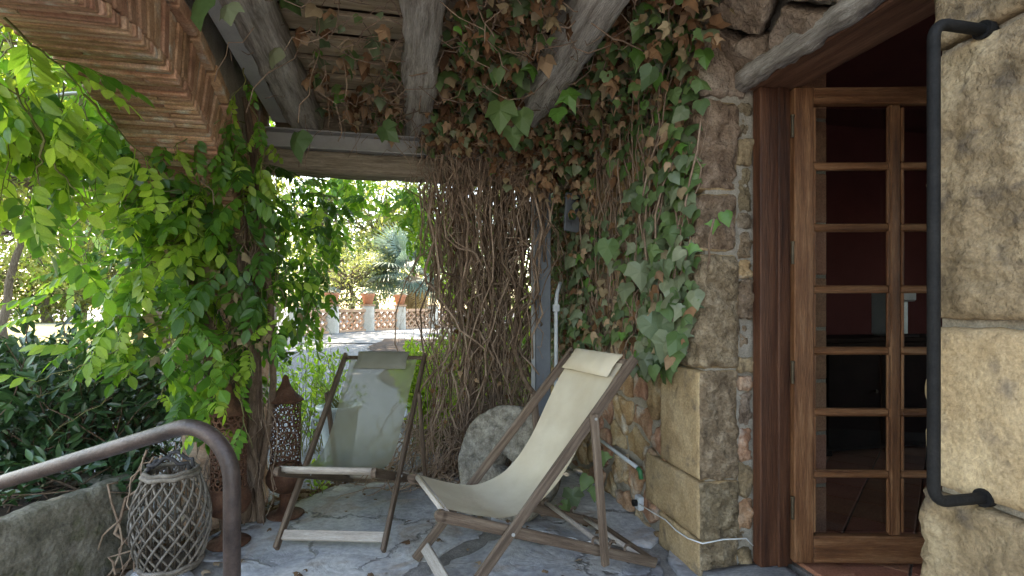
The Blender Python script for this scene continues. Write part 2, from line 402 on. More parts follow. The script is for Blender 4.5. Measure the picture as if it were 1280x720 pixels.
# ------------------------------------------------------------------ mesh helpers
def tag(o, label=None, cat=None, group=None, kind=None):
    if label: o['label'] = label
    if cat: o['category'] = cat
    if group: o['group'] = group
    if kind: o['kind'] = kind
    return o
def thing(name, loc, label, cat, group=None, rz=0.0):
    o = bpy.data.objects.new(name, None)
    o.empty_display_size = 0.1
    o.location = loc
    o.rotation_euler = (0, 0, rz)
    COL.objects.link(o)
    return tag(o, label, cat, group)
def origin(o):
    p = Vector((0, 0, 0))
    while o is not None:
        p += o.location; o = o.parent
    return p
def link(name, me, parent=None):
    o = bpy.data.objects.new(name, me)
    COL.objects.link(o)
    if parent is not None: o.parent = parent
    return o
class MB:
    def __init__(s): s.v = []; s.f = []; s.m = []
    def add(s, vs, fs, mi=0):
        b = len(s.v); s.v += [tuple(p) for p in vs]
        s.f += [tuple(b + i for i in q) for q in fs]; s.m += [mi] * len(fs)
    def box(s, c, d, R=None, mi=0, taper=1.0):
        c = Vector(c); hx, hy, hz = d[0] / 2, d[1] / 2, d[2] / 2
        vs = []
        for z in (-hz, hz):
            t = taper if z > 0 else 1.0
            for x, y in ((-hx, -hy), (hx, -hy), (hx, hy), (-hx, hy)):
                p = Vector((x * t, y * t, z)); vs.append(c + (R @ p if R is not None else p))
        s.add(vs, [(3, 2, 1, 0), (4, 5, 6, 7), (0, 1, 5, 4), (1, 2, 6, 5), (2, 3, 7, 6), (3, 0, 4, 7)], mi)
    def cbox(s, c, d, R=None, ch=0.003, mi=0):
        """box with chamfered edges"""
        c = Vector(c); h = [x / 2 for x in d]; ch = min(ch, min(h) * .45)
        vs = []; idx = {}
        for sx in (-1, 1):
            for sy in (-1, 1):
                for sz in (-1, 1):
                    for ax in range(3):
                        p = [sx * (h[0] - ch), sy * (h[1] - ch), sz * (h[2] - ch)]
                        p[ax] = (sx, sy, sz)[ax] * h[ax]
                        idx[(sx, sy, sz, ax)] = len(vs)
                        q = Vector(p); vs.append(c + (R @ q if R is not None else q))
        fs = []
        for ax in range(3):
            o1, o2 = [(1, 2), (2, 0), (0, 1)][ax]
            for sg in (-1, 1):
                loop = []
                for a, b in ((-1, -1), (1, -1), (1, 1), (-1, 1)):
                    k = [0, 0, 0]; k[ax] = sg; k[o1] = a; k[o2] = b
                    loop.append(idx[(*k, ax)])
                fs.append(tuple(loop if sg > 0 else loop[::-1]))
        for ax in range(3):                      # edges along ax
            o1, o2 = [(1, 2), (2, 0), (0, 1)][ax]
            for a in (-1, 1):
                for b in (-1, 1):
                    k0 = [0, 0, 0]; k0[ax] = -1; k0[o1] = a; k0[o2] = b
                    k1 = list(k0); k1[ax] = 1
                    q = (idx[(*k0, o1)], idx[(*k1, o1)], idx[(*k1, o2)], idx[(*k0, o2)])
                    fs.append(q if a * b < 0 else q[::-1])
        for sx in (-1, 1):
            for sy in (-1, 1):
                for sz in (-1, 1):
                    t = tuple(idx[(sx, sy, sz, a)] for a in range(3))
                    fs.append(t if sx * sy * sz > 0 else t[::-1])
        s.add(vs, fs, mi)
    def bar(s, a, b, w, h, up=(0, 0, 1), ch=0.003, mi=0):
        a = Vector(a); b = Vector(b); d = b - a; L = d.length
        x = d.normalized(); y = Vector(up).cross(x)
        if y.length < 1e-4: y = Vector((0, 1, 0)).cross(x)
        y.normalize(); z = x.cross(y)
        R = Matrix((x, y, z)).transposed()
        s.cbox((a + b) / 2, (L, w, h), R, ch, mi)
    @staticmethod
    def bar_obj(name, a, b, w, h, mat, parent, up=(0, 0, 1), ch=.003, knob=0.0):
        """a bar as an object of its own that lies along its local x, so that the grain follows it"""
        a = Vector(a); b = Vector(b); d = b - a; x = d.normalized(); y = Vector(up).cross(x)
        if y.length < 1e-4: y = Vector((0, 1, 0)).cross(x)
        y.normalize(); z = x.cross(y)
        mb = MB(); mb.cbox((0, 0, 0), (d.length, w, h), None, ch)
        if knob: mb.tube([Vector((d.length / 2, -w / 2, 0)), Vector((d.length / 2, w / 2, 0))], knob, 14)
        o = link(name, mb.mesh(name, mat), parent)
        o.matrix_local = Matrix.Translation((a + b) / 2) @ Matrix((x, y, z)).transposed().to_4x4()
        return o
    def tube(s, pts, r, n=8, cap=True, mi=0):
        pts = [Vector(p) for p in pts]
        rs = r if hasattr(r, '__len__') else [r] * len(pts)
        t = (pts[1] - pts[0]).normalized()
        nrm = t.orthogonal().normalized()
        vs = []; fs = []
        for i, p in enumerate(pts):
            if i < len(pts) - 1: t2 = (pts[i + 1] - p)
            else: t2 = (p - pts[i - 1])
            if i > 0: t2 = (p - pts[i - 1]).normalized() + t2.normalized()
            if t2.length > 1e-6: t = t2.normalized()
            nrm = nrm - t * nrm.dot(t)
            if nrm.length < 1e-5: nrm = t.orthogonal()
            nrm.normalize(); bn = t.cross(nrm)
            for k in range(n):
                a = 2 * math.pi * k / n
                vs.append(p + (nrm * math.cos(a) + bn * math.sin(a)) * rs[i])
        for i in range(len(pts) - 1):
            for k in range(n):
                k2 = (k + 1) % n
                fs.append((i * n + k, i * n + k2, (i + 1) * n + k2, (i + 1) * n + k))
        if cap:
            fs.append(tuple(range(n - 1, -1, -1))); fs.append(tuple((len(pts) - 1) * n + k for k in range(n)))
        s.add(vs, fs, mi)
    def lathe(s, prof, n=24, c=(0, 0, 0), mi=0):
        c = Vector(c); vs = []; fs = []
        for r, z in prof:
            for k in range(n):
                a = 2 * math.pi * k / n
                vs.append(c + Vector((r * math.cos(a), r * math.sin(a), z)))
        for i in range(len(prof) - 1):
            for k in range(n):
                k2 = (k + 1) % n
                fs.append((i * n + k, i * n + k2, (i + 1) * n + k2, (i + 1) * n + k))
        fs.append(tuple(range(n - 1, -1, -1))); fs.append(tuple((len(prof) - 1) * n + k for k in range(n)))
        s.add(vs, fs, mi)
    def mesh(s, name, mats, smooth=False, off=None):
        me = bpy.data.meshes.new(name)
        vs = s.v if off is None else [(p[0] - off[0], p[1] - off[1], p[2] - off[2]) for p in s.v]
        me.from_pydata(vs, [], s.f)
        for m in (mats if isinstance(mats, (list, tuple)) else [mats]): me.materials.append(m)
        if any(s.m): me.polygons.foreach_set('material_index', s.m)
        if smooth: me.polygons.foreach_set('use_smooth', [True] * len(me.polygons))
        me.update()
        return me
    def build(s, name, mats, parent=None, smooth=False, wc=False):
        """wc: the vertices are world coordinates (unrotated parent)"""
        return link(name, s.mesh(name, mats, smooth, origin(parent) if (wc and parent) else None), parent)

def fbm(p, octv=4):
    return noise.fractal(Vector(p), 1.0, 2.1, octv)
def rough_box(lo, hi, cell=0.04, rnd=0.02, amp=0.008, freq=9.0, seed=0.0, facemat=None, faceamp=None):
    """rounded, uneven stone block; facemat / faceamp map a face key like '-x' to a slot / relief"""
    lo = Vector(lo); hi = Vector(hi); key = {}; mb = MB()
    def vid(p, sgn, ax):
        k = (round(p[0], 5), round(p[1], 5), round(p[2], 5))
        if k not in key:
            key[k] = len(mb.v); mb.v.append(k)
            facs.append(set())
        facs[key[k]].add((sgn, ax))
        return key[k]
    facs = []
    n = [max(2, int(round((hi[a] - lo[a]) / cell))) for a in range(3)]
    for ax in range(3):
        o1, o2 = [(1, 2), (2, 0), (0, 1)][ax]
        for sgn in (-1, 1):
            nm = ('-' if sgn < 0 else '+') + 'xyz'[ax]
            for i in range(n[o1]):
                for j in range(n[o2]):
                    q = []
                    for di, dj in ((0, 0), (1, 0), (1, 1), (0, 1)):
                        p = [0, 0, 0]
                        p[ax] = lo[ax] if sgn < 0 else hi[ax]
                        p[o1] = lo[o1] + (hi[o1] - lo[o1]) * (i + di) / n[o1]
                        p[o2] = lo[o2] + (hi[o2] - lo[o2]) * (j + dj) / n[o2]
                        q.append(vid(p, sgn, ax))
                    mb.f.append(tuple(q if sgn > 0 else q[::-1]))
                    mb.m.append((facemat or {}).get(nm, 0))
    out = []
    for k, p in enumerate(mb.v):
        p = Vector(p)
        rr = rnd * (1 + .5 * fbm(p * 6 + Vector((seed, 0, 0)), 2))
        q = Vector([min(max(p[a], lo[a] + rr), hi[a] - rr) for a in range(3)])
        d = p - q
        nr = d.normalized() if d.length > 1e-7 else Vector((0, 0, 1))
        am = amp
        if faceamp:
            am = sum(faceamp.get(('-' if sg < 0 else '+') + 'xyz'[a], amp) for sg, a in facs[k]) / len(facs[k])
        sv = Vector((seed * 3.1, seed * 1.7, seed))
        disp = am * (fbm(p * freq + sv, 4) + .45 * fbm(p * freq * 3.1 + sv, 3))
        out.append(tuple(q + nr * (rr + disp)))
    mb.v = out
    return mb
def clip_poly(poly, p, n):
    """keep the side where (x - p).n <= 0"""
    out = []
    for i in range(len(poly)):
        a, b = poly[i], poly[(i + 1) % len(poly)]
        da = (a[0] - p[0]) * n[0] + (a[1] - p[1]) * n[1]
        db = (b[0] - p[0]) * n[0] + (b[1] - p[1]) * n[1]
        if da <= 0: out.append(a)
        if da * db < 0:
            t = da / (da - db)
            out.append((a[0] + (b[0] - a[0]) * t, a[1] + (b[1] - a[1]) * t))
    return out
def voronoi(seeds, bound, gap):
    cells = []
    for i, s in enumerate(seeds):
        poly = list(bound)
        for j, q in enumerate(seeds):
            if i == j: continue
            dx, dy = q[0] - s[0], q[1] - s[1]
            L = math.hypot(dx, dy)
            if L > 3.5: continue
            n = (dx / L, dy / L)
            mid = ((s[0] + q[0]) / 2 - n[0] * gap / 2, (s[1] + q[1]) / 2 - n[1] * gap / 2)
            poly = clip_poly(poly, mid, n)
            if len(poly) < 3: break
        if len(poly) >= 3: cells.append(poly)
    return cells
def area(poly):
    return abs(sum(poly[i][0] * poly[(i + 1) % len(poly)][1] - poly[(i + 1) % len(poly)][0] * poly[i][1] for i in range(len(poly)))) / 2
def slab(poly, place, depth, bev=0.012, amp=0.006, wob=0.012, step=0.07, rings=3, seed=0.0, freq=6.0):
    """an uneven flat stone: outline poly (2-D), place(x, y, h) puts it in the world with h the height of its face"""
    pts = []
    for i in range(len(poly)):
        a, b = poly[i], poly[(i + 1) % len(poly)]
        L = math.hypot(b[0] - a[0], b[1] - a[1]); n = max(1, int(L / step))
        for k in range(n):
            t = k / n; pts.append((a[0] + (b[0] - a[0]) * t, a[1] + (b[1] - a[1]) * t))
    cx = sum(p[0] for p in pts) / len(pts); cy_ = sum(p[1] for p in pts) / len(pts)
    P = []
    for x, y in pts:
        d = math.hypot(x - cx, y - cy_) or 1
        w = wob * (fbm((x * 9 + seed, y * 9, seed), 3) - .6)
        P.append((x + (x - cx) / d * w, y + (y - cy_) / d * w))
    n = len(P); vs = []; fs = []
    def ring(sc, inset, h, am):
        for x, y in P:
            d = math.hypot(x - cx, y - cy_) or 1
            k = sc - inset / d
            X, Y = cx + (x - cx) * k, cy_ + (y - cy_) * k
            vs.append(place(X, Y, h + am * fbm((X * freq + seed, Y * freq, seed * .7), 4)))
    ring(1, 0, -depth, 0)
    ring(1, 0, -bev, 0)
    ring(1, bev * .35, -bev * .3, amp * .5)
    ring(1, bev * 1.1, 0, amp)
    for r in range(1, rings): ring(1 - r / rings, bev * (1 - r / rings), 0, amp)
    vs.append(place(cx, cy_, amp * fbm((cx * freq + seed, cy_ * freq, seed * .7), 4)))
    nr = (len(vs) - 1) // n
    for r in range(nr - 1):
        for k in range(n):
            k2 = (k + 1) % n
            fs.append((r * n + k, r * n + k2, (r + 1) * n + k2, (r + 1) * n + k))
    for k in range(n): fs.append(((nr - 1) * n + k, (nr - 1) * n + (k + 1) % n, len(vs) - 1))
    fs.append(tuple(range(n - 1, -1, -1)))
    mb = MB(); mb.add(vs, fs)
    return mb

# ------------------------------------------------------------------ foliage helpers
def tmpl_leaflet(w=.44, fold=.05, droop=.10):
    v = [(0, 0, 0), (-w * .38, .22, fold * .8), (0, .25, 0), (w * .38, .22, fold * .8), (-w * .5, .5, fold - droop * .3), (0, .52, -droop * .3),
         (w * .5, .5, fold - droop * .3), (-w * .28, .8, fold * .5 - droop * .7), (0, .8, -droop * .7), (w * .28, .8, fold * .5 - droop * .7), (0, 1, -droop)]
    f = [(0, 2, 1), (0, 3, 2), (1, 2, 5, 4), (2, 3, 6, 5), (4, 5, 8, 7), (5, 6, 9, 8), (7, 8, 10), (8, 9, 10)]
    return np.array(v, float), f
def tmpl_simple(w=.4, droop=.08):
    v = [(0, 0, 0), (-w / 2, .45, .03), (0, .5, -droop * .3), (w / 2, .45, .03), (0, 1, -droop)]
    return np.array(v, float), [(0, 2, 1), (0, 3, 2), (1, 2, 4), (2, 3, 4)]
def tmpl_ivy(curl=.1, seed=0, shape=0):
    rr = random.Random(seed)
    o = [(0, 0), (.17, -.13), (.39, -.09), (.45, .10), (.57, .33), (.36, .41), (.25, .60), (0, .98)]
    if shape == 1: o = [(0, 0), (.16, -.10), (.34, -.04), (.44, .14), (.42, .30), (.33, .46), (.20, .68), (0, 1.0)]
    if shape == 2: o = [(0, 0), (.14, -.08), (.28, .02), (.36, .16), (.60, .26), (.30, .40), (.17, .62), (0, 1.05)]
    o = o + [(-x, y) for x, y in o[-2:0:-1]]
    v = [(0, .28, .05)] + [(x * rr.uniform(.9, 1.1), y, -curl * (x * x * 2 + max(0, y - .3) ** 2) + rr.uniform(-.02, .02)) for x, y in o]
    n = len(o)
    return np.array(v, float), [(0, 1 + k, 1 + (k + 1) % n) for k in range(n)]
def tmpl_curl(seed=0):
    rr = random.Random(seed)
    v, f = tmpl_ivy(.55, seed)
    v = v.copy()
    v[:, 2] += np.array([rr.uniform(-.10, .10) for _ in range(len(v))])
    v[:, 0] *= .75
    return v, f
def merge_tmpl(parts):
    V = []; Fc = []; b = 0
    for v, f in parts:
        V.append(v); Fc += [tuple(b + i for i in q) for q in f]; b += len(v)
    return np.concatenate(V), Fc
def frame_mats(tip, nrm):
    tip = tip / np.linalg.norm(tip, axis=1, keepdims=True)
    nrm = nrm - tip * np.sum(tip * nrm, 1, keepdims=True)
    nl = np.linalg.norm(nrm, axis=1, keepdims=True)
    bad = nl[:, 0] < 1e-4
    nrm[bad] = np.cross(tip[bad], np.array([1., .3, .2])); nl = np.linalg.norm(nrm, axis=1, keepdims=True)
    nrm = nrm / nl
    x = np.cross(tip, nrm)
    return np.stack([x, tip, nrm], axis=2)
def tmpl_compound(n=5, L=1.0, ll=.36, seed=0):
    """pinnate leaf: n pairs of leaflets and an end leaflet on a drooping rachis, along +Y"""
    rr = random.Random(seed); parts = []
    lv, lf = tmpl_leaflet(.54, .05, .12)
    def zc(t): return -.35 * t * t * L
    items = []
    for i in range(n):
        t = .22 + .66 * i / max(1, n - 1)
        for s in (-1, 1):
            items.append((t + rr.uniform(-.02, .02), s * math.radians(rr.uniform(48, 70)), ll * (1 - .25 * abs(i / n - .4)) * rr.uniform(.85, 1.1)))
    items.append((1.0, rr.uniform(-.2, .2), ll * 1.05))
    for t, a, l in items:
        tip = np.array([[math.sin(a), math.cos(a), -.45 - rr.uniform(0, .35)]])
        nr = np.array([[rr.uniform(-.35, .35), rr.uniform(-.2, .2), 1.0]])
        R = frame_mats(tip, nr)[0]
        parts.append(((lv * l) @ R.T + np.array([0, t * L, zc(t)]), lf))
    k = 5; rv = []; rf = []
    for i in range(k):
        t = i / (k - 1)
        for a in range(3):
            rv.append((.009 * math.cos(a * 2.1), t * L, zc(t) + .009 * math.sin(a * 2.1)))
    for i in range(k - 1):
        for a in range(3): rf.append((i * 3 + a, i * 3 + (a + 1) % 3, (i + 1) * 3 + (a + 1) % 3, (i + 1) * 3 + a))
    parts.append((np.array(rv), rf))
    return merge_tmpl(parts)
def tmpl_mesh(name, tm, mat, smooth=False):
    me = bpy.data.meshes.new(name)
    me.from_pydata([tuple(p) for p in tm[0]], [], tm[1])
    me.materials.append(mat)
    if smooth: me.polygons.foreach_set('use_smooth', [True] * len(me.polygons))
    me.update()
    return me
def scatter_mesh(name, groups, smooth=False):
    """groups: list of (template, material, pos Nx3, R Nx3x3, scale N) joined into one mesh"""
    Vs = []; loops = []; starts = []; totals = []; mi = []; base = 0; nl = 0; mats = []
    for tm, mat, pos, R, sc in groups:
        if len(pos) == 0: continue
        if mat not in mats: mats.append(mat)
        k = mats.index(mat)
        v, f = tm
        n = len(pos); nv = len(v)
        P = np.einsum('nij,vj->nvi', R, v) * sc[:, None, None] + pos[:, None, :]
        Vs.append(P.reshape(-1, 3))
        fl = np.concatenate([np.array(q) for q in f]); ft = np.array([len(q) for q in f])
        off = base + np.arange(n) * nv
        loops.append((fl[None, :] + off[:, None]).ravel())
        t = np.tile(ft, n); totals.append(t)
        mi.append(np.full(len(t), k)); base += n * nv
    V = np.concatenate(Vs); loops = np.concatenate(loops); totals = np.concatenate(totals); mi = np.concatenate(mi)
    starts = np.concatenate([[0], np.cumsum(totals)[:-1]])
    me = bpy.data.meshes.new(name)
    me.vertices.add(len(V)); me.vertices.foreach_set('co', V.ravel().astype(np.float32))
    me.loops.add(len(loops)); me.loops.foreach_set('vertex_index', loops.astype(np.int32))
    me.polygons.add(len(totals))
    me.polygons.foreach_set('loop_start', starts.astype(np.int32))
    me.polygons.foreach_set('loop_total', totals.astype(np.int32))
    for m in mats: me.materials.append(m)
    me.polygons.foreach_set('material_index', mi.astype(np.int32))
    if smooth: me.polygons.foreach_set('use_smooth', np.ones(len(totals), dtype=bool))
    me.update(calc_edges=True)
    return me
def foliage(parent, groups, nparts=300, partname='leaf', stuffname='foliage'):
    """the leaves that show largest become parts of the plant, the rest one joined part; groups in world coordinates"""
    off = np.array(origin(parent))
    sizes = []
    for gi, (tm, mat, pos, R, sc) in enumerate(groups):
        if len(pos) == 0: continue
        px, py, Y = pix_np(pos)
        s = sc / np.maximum(Y, .1)
        s = np.where((px > 5) & (px < 1275) & (py > 5) & (py < 715) & (Y > .2), s, -1)
        for i in range(len(pos)): sizes.append((s[i], gi, i))
    pick = set()
    if nparts:
        sizes.sort(reverse=True)
        pick = {(g, i) for s, g, i in sizes[:nparts] if s > 0}
    meshes = {}
    rest = []
    for gi, (tm, mat, pos, R, sc) in enumerate(groups):
        keep = [i for i in range(len(pos)) if (gi, i) not in pick]
        if keep: rest.append((tm, mat, pos[keep] - off, R[keep], sc[keep]))
        for i in range(len(pos)):
            if (gi, i) in pick:
                kk = (id(tm[0]), mat.name)
                if kk not in meshes: meshes[kk] = tmpl_mesh(partname, tm, mat)
                o = link(partname, meshes[kk], parent)
                o.matrix_local = Matrix.Translation(Vector(pos[i] - off)) @ Matrix(R[i].tolist()).to_4x4() @ Matrix.Scale(float(sc[i]), 4)
    if rest:
        o = link(stuffname, scatter_mesh(stuffname, rest), parent)
        tag(o, kind='stuff')
def rnd_unit(n):
    a = RNG.normal(size=(n, 3)); return a / np.linalg.norm(a, axis=1, keepdims=True)
def wander(a, b, n, amp, seed=None, sag=0.0, freq=2.2):
    """a wavering path from a to b"""
    a = Vector(a); b = Vector(b); s = seed if seed is not None else random.uniform(0, 100)
    out = []
    for i in range(n):
        t = i / (n - 1)
        p = a.lerp(b, t)
        k = min(1, 4 * t, 4 * (1 - t) + .35) * amp
        p = p + Vector((fbm((t * freq + s, 1.3, 0), 3), fbm((t * freq + s, 7.7, 3), 3), fbm((t * freq + s, 4.1, 9), 3))) * k
        p.z -= sag * 4 * t * (1 - t)
        out.append(p)
    return out

# ------------------------------------------------------------------ ground and terrace
def sstep(a, b, x):
    t = min(1, max(0, (x - a) / (b - a))); return t * t * (3 - 2 * t)
def gh(p):
    Y = ST * p[0] + CT * p[1]
    return -0.09 + 0.55 * sstep(5.5, 16, Y) + .02 * fbm((p[0] * .6, p[1] * .6, 0), 2)
def sheet(name, pts_rows, mat, lift, kind='structure', smooth=True):
    vs = []; fs = []
    nr, nc = len(pts_rows), len(pts_rows[0])
    for r in pts_rows:
        for p in r: vs.append((p[0], p[1], gh(p) + lift))
    for i in range(nr - 1):
        for j in range(nc - 1): fs.append((i * nc + j, i * nc + j + 1, (i + 1) * nc + j + 1, (i + 1) * nc + j))
    mb = MB(); mb.add(vs, fs)
    o = mb.build(name, mat, smooth=smooth)
    if kind: tag(o, kind=kind)
    return o
def axis(lo, hi, fine_lo, fine_hi, n1, n2):
    return list(np.linspace(lo, fine_lo, n1)[:-1]) + list(np.linspace(fine_lo, fine_hi, n2)) + list(np.linspace(fine_hi, hi, n1)[1:])
xs = axis(-260, 260, -22, 12, 8, 60); ys = axis(-200, 300, -4, 26, 8, 60)
sheet('ground', [[(x, y) for x in xs] for y in ys], MT['gravel'], 0)
# sunny dry lawn down the slope on the garden side
rows = []
for Y in np.linspace(8.5, 30, 24):
    rows.append([W(x, Y) for x in np.linspace(-34 - Y * .2, -Y * .62, 14)])
sheet('lawn', rows, MT['lawn'], .012)
rows = [[W(x, Y) for x in np.linspace(-Y * .42, 3, 16)] for Y in np.linspace(12.6, 18.5, 10)]
sheet('driveway', rows, MT['drive'], .02)
rows = [[W(-1.1 + k * .35 - (Y - 6) * .33 + (0.25 * math.sin(Y * 2) if k == 0 else 0), Y) for k in range(9)] for Y in np.linspace(4.6, 13.4, 20)]
sheet('planting_bed', rows, MT['mulchbed'], .03)

FB = [Vector((-1.22, 1.4, 0)), Vector((-1.22, 2.72, 0)), Vector((-.42, 3.74, 0))]
floor_b = [(1.6, -1.3), (1.6, 3.74)] + [(p.x, p.y) for p in reversed(FB)] + [(-1.22, -1.3)]
mb = MB()
n = len(floor_b)
mb.add([(x, y, -.012) for x, y in floor_b] + [(x, y, -.14) for x, y in floor_b],
       [tuple(range(n))[::-1]] + [(k, (k + 1) % n, n + (k + 1) % n, n + k) for k in range(n)])
terrace = tag(mb.build('terrace', MT['joint']), kind='structure')
def inside(poly, x, y):
    c = False
    for i in range(len(poly)):
        (x1, y1), (x2, y2) = poly[i], poly[i - 1]
        if (y1 > y) != (y2 > y) and x < (x2 - x1) * (y - y1) / (y2 - y1) + x1: c = not c
    return c
rs = random.Random(5)
seeds = []
for i in range(-1, 4):
    for j in range(-2, 5):
        x = -1.5 + i * 1.25 + (.6 if j % 2 else 0) + rs.uniform(-.42, .42); y = -1.2 + j * 1.05 + rs.uniform(-.38, .38)
        seeds.append((x, y))
def clip_to(poly, bound):
    # bound is walked so that its inside lies on the left of each (convex enough) edge
    for i in range(len(bound)):
        a, b = bound[i], bound[(i + 1) % len(bound)]
        ex, ey = b[0] - a[0], b[1] - a[1]; L = math.hypot(ex, ey)
        poly = clip_poly(poly, a, (ey / L, -ex / L))
        if len(poly) < 3: return []
    return poly
hull = [(-1.21, -1.3), (1.58, -1.3), (1.58, 3.73), (-.42, 3.73), (-1.21, 2.72)]
for k, cell in enumerate(voronoi(seeds, [(-3, -2), (3, -2), (3, 5), (-3, 5)], .006)):
    cell = clip_to(cell, hull)
    if len(cell) < 3 or area(cell) < .01: continue
    s = slab(cell, lambda x, y, h: (x, y, h), .05, .005, .012, .07, .035, 9, 1.7, 3.0)
    o = s.build('flagstone', MT['flag'], terrace, smooth=True)

# ------------------------------------------------------------------ the house
UF = 1.31                      # plane of the house front
V0, V1 = 1.076, 2.08           # the doorway
ZL = 2.19                      # underside of the lintel
house = thing('stone_house', (UF, 2.6, 0), 'old stone house front with rough quoins and a doorway', 'house')
mb = MB()
mb.box((1.545, 3.36, 1.6), (.41, 2.52, 3.4))
mb.box((1.545, -.135, 1.6), (.40, 2.39, 3.4))
mb.box((1.545, 1.58, 2.9), (.41, 1.03, .8)); mb.box((1.636, 1.58, 2.40), (.226, 1.03, .20))
mb.build('wall_core', MT['mortar'], house, wc=True)
# quoins at the far side of the doorway: (z0, z1, length along the front, smooth front?)
qz = [(-.02, .157, .38, 1), (.165, .42, .53, 1), (.43, .918, .36, 1), (.928, 1.445, .34, 0), (1.455, 1.715, .36, 0), (1.725, 2.135, .30, 0)]
for k, (z0, z1, ln, sm) in enumerate(qz):
    s = rough_box((UF - .012, V1, z0), (1.495 + .01 * (k % 2), V1 + ln, z1), .0145, .014 if sm else .03, .006, 13, k * 3.7 + 1,
                  {'-y': 1, '-x': 0 if sm else 1}, {'-y': .024, '-x': .004 if sm else .024, '+z': .006, '-z': .006})
    s.build('quoin', [MT['ochre'], MT['roughbrown']], house, True, True)
z = 0.0
rs = random.Random(8)
while z < 2.1:
    h = rs.uniform(.06, .26)
    s = rough_box((1.492 + rs.uniform(0, .012), V1 + rs.uniform(-.015, .02), z), (1.572, V1 + .12, min(2.14, z + h)), .014, .022, .018, 16, z * 9)
    s.build('filler_stone', MT[rs.choice(['block', 'roughbrown', 'lintelstone', 'rubble'])], house, True, True)
    z += h + .004
# rubble of the front beyond the quoins (mostly behind the ivy)
seeds = []
for j in range(14):
    for i in range(11):
        seeds.append((2.32 + i * .215 + (.1 if j % 2 else 0) + rs.uniform(-.085, .085), -.02 + j * .20 + rs.uniform(-.075, .075)))
for k, cell in enumerate(voronoi(seeds, [(2.40, -.02), (4.6, -.02), (4.6, 2.62), (2.40, 2.62)], .012)):
    if area(cell) < .002: continue
    e = rs.uniform(0, .014)
    s = slab(cell, lambda x, y, h: (UF + .012 - e - h, x, y), .05, .012, .016, .03, .035, 5, k * 1.9, 11)
    s.build('stone', MT['rubble'], house, True, True)
# masonry above the doorway: a splay leaning in over the lintel
seeds = [(1.0, .05), (1.22, .26), (1.30, .06), (1.56, .20), (1.72, .03), (1.86, .25), (2.02, .08), (.8, .22)]
SD = Vector((-.613, 0, .79)); SN = Vector((-.79, 0, -.613)); SP = Vector((1.512, 0, 2.222))
for k, cell in enumerate(voronoi(seeds, [(.9, -.005), (2.10, -.005), (2.10, .345), (.9, .345)], .012)):
    def put(x, y, h, e_=rs.uniform(-.006, .012)):
        q_ = SP + SD * y + SN * (h + e_); return (q_.x, x, q_.z)
    slab(cell, put, .07, .010, .020, .035, .03, 7, k * 4.1, 9).build('stone', MT['lintelstone'], house, True, True)
seeds = [(2.18, 2.25), (2.30, 2.48), (2.12, 2.52), (1.6, 2.62), (1.2, 2.66), (1.95, 2.68)]
for k, cell in enumerate(voronoi(seeds, [(1.0, 2.48), (2.10, 2.48), (2.10, 2.145), (2.42, 2.145), (2.42, 2.88), (1.0, 2.88)][0:0] or [(2.09, 2.145), (2.42, 2.145), (2.42, 2.88), (2.09, 2.88)], .012)):
    if area(cell) < .002: continue
    slab(cell, lambda x, y, h: (UF - .006 - h, x, y), .14, .012, .018, .03, .03, 6, k * 3.3, 9).build('stone', MT['lintelstone'], house, True, True)
s = rough_box((1.31, 2.085, 2.145), (1.54, 2.40, 2.46), .018, .02, .02, 12, 7); s.build('springer_stone', MT['lintelstone'], house, True, True)
s = rough_box((1.478, 1.0, ZL - .008), (1.541, 2.10, 2.268), .018, .016, .014, 10, 5); s.build('lintel_beam', MT['oldbeam'], house, True, True)
# big ashlar blocks on the near side of the doorway
for k, (z0, z1, a) in enumerate(((-.05, .735, V1 - 1.0), (.755, 1.152, V1 - 1.005), (1.172, 1.832, V1 - 1.004), (1.85, 2.28, V1 - 1.003), (2.29, 2.9, .0))):
    s = rough_box((UF, .25, z0), (1.742, V0 + (.012 if k == 0 else -.004 * k), z1), .019, .014, .006, 16, k * 2.9 + 4, None, {'-x': (.014, .005, .014, .008, .01)[k], '+y': .02})
    s.build('ashlar_block', MT['ochre' if k == 1 else 'block'], house, True, True)
# wooden lintel, door frame
mb = MB(); mb.cbox((1.648, 1.578, ZL + .055), (.215, 1.0, .12), None, .006)
mb.build('lintel', MT['lintelwood'], house, wc=True)
mb = MB()
mb.cbox((1.648, 2.052, 1.115), (.165, .055, 2.14), None, .004)
mb.cbox((1.672, 2.018, 1.115), (.05, .014, 2.14), None, .003)
mb.cbox((1.648, 1.105, 1.115), (.165, .05, 2.14), None, .004)
mb.build('door_frame', MT['framewood'], house, wc=True)
mb = MB(); mb.cbox((1.5, 1.58, .012), (.40, 1.0, .05), None, .012)
s = rough_box((1.30, 1.08, -.01), (1.70, 2.075, .045), .04, .012, .007, 8, 3)
s.build('threshold', MT['slate'], house, True, True)
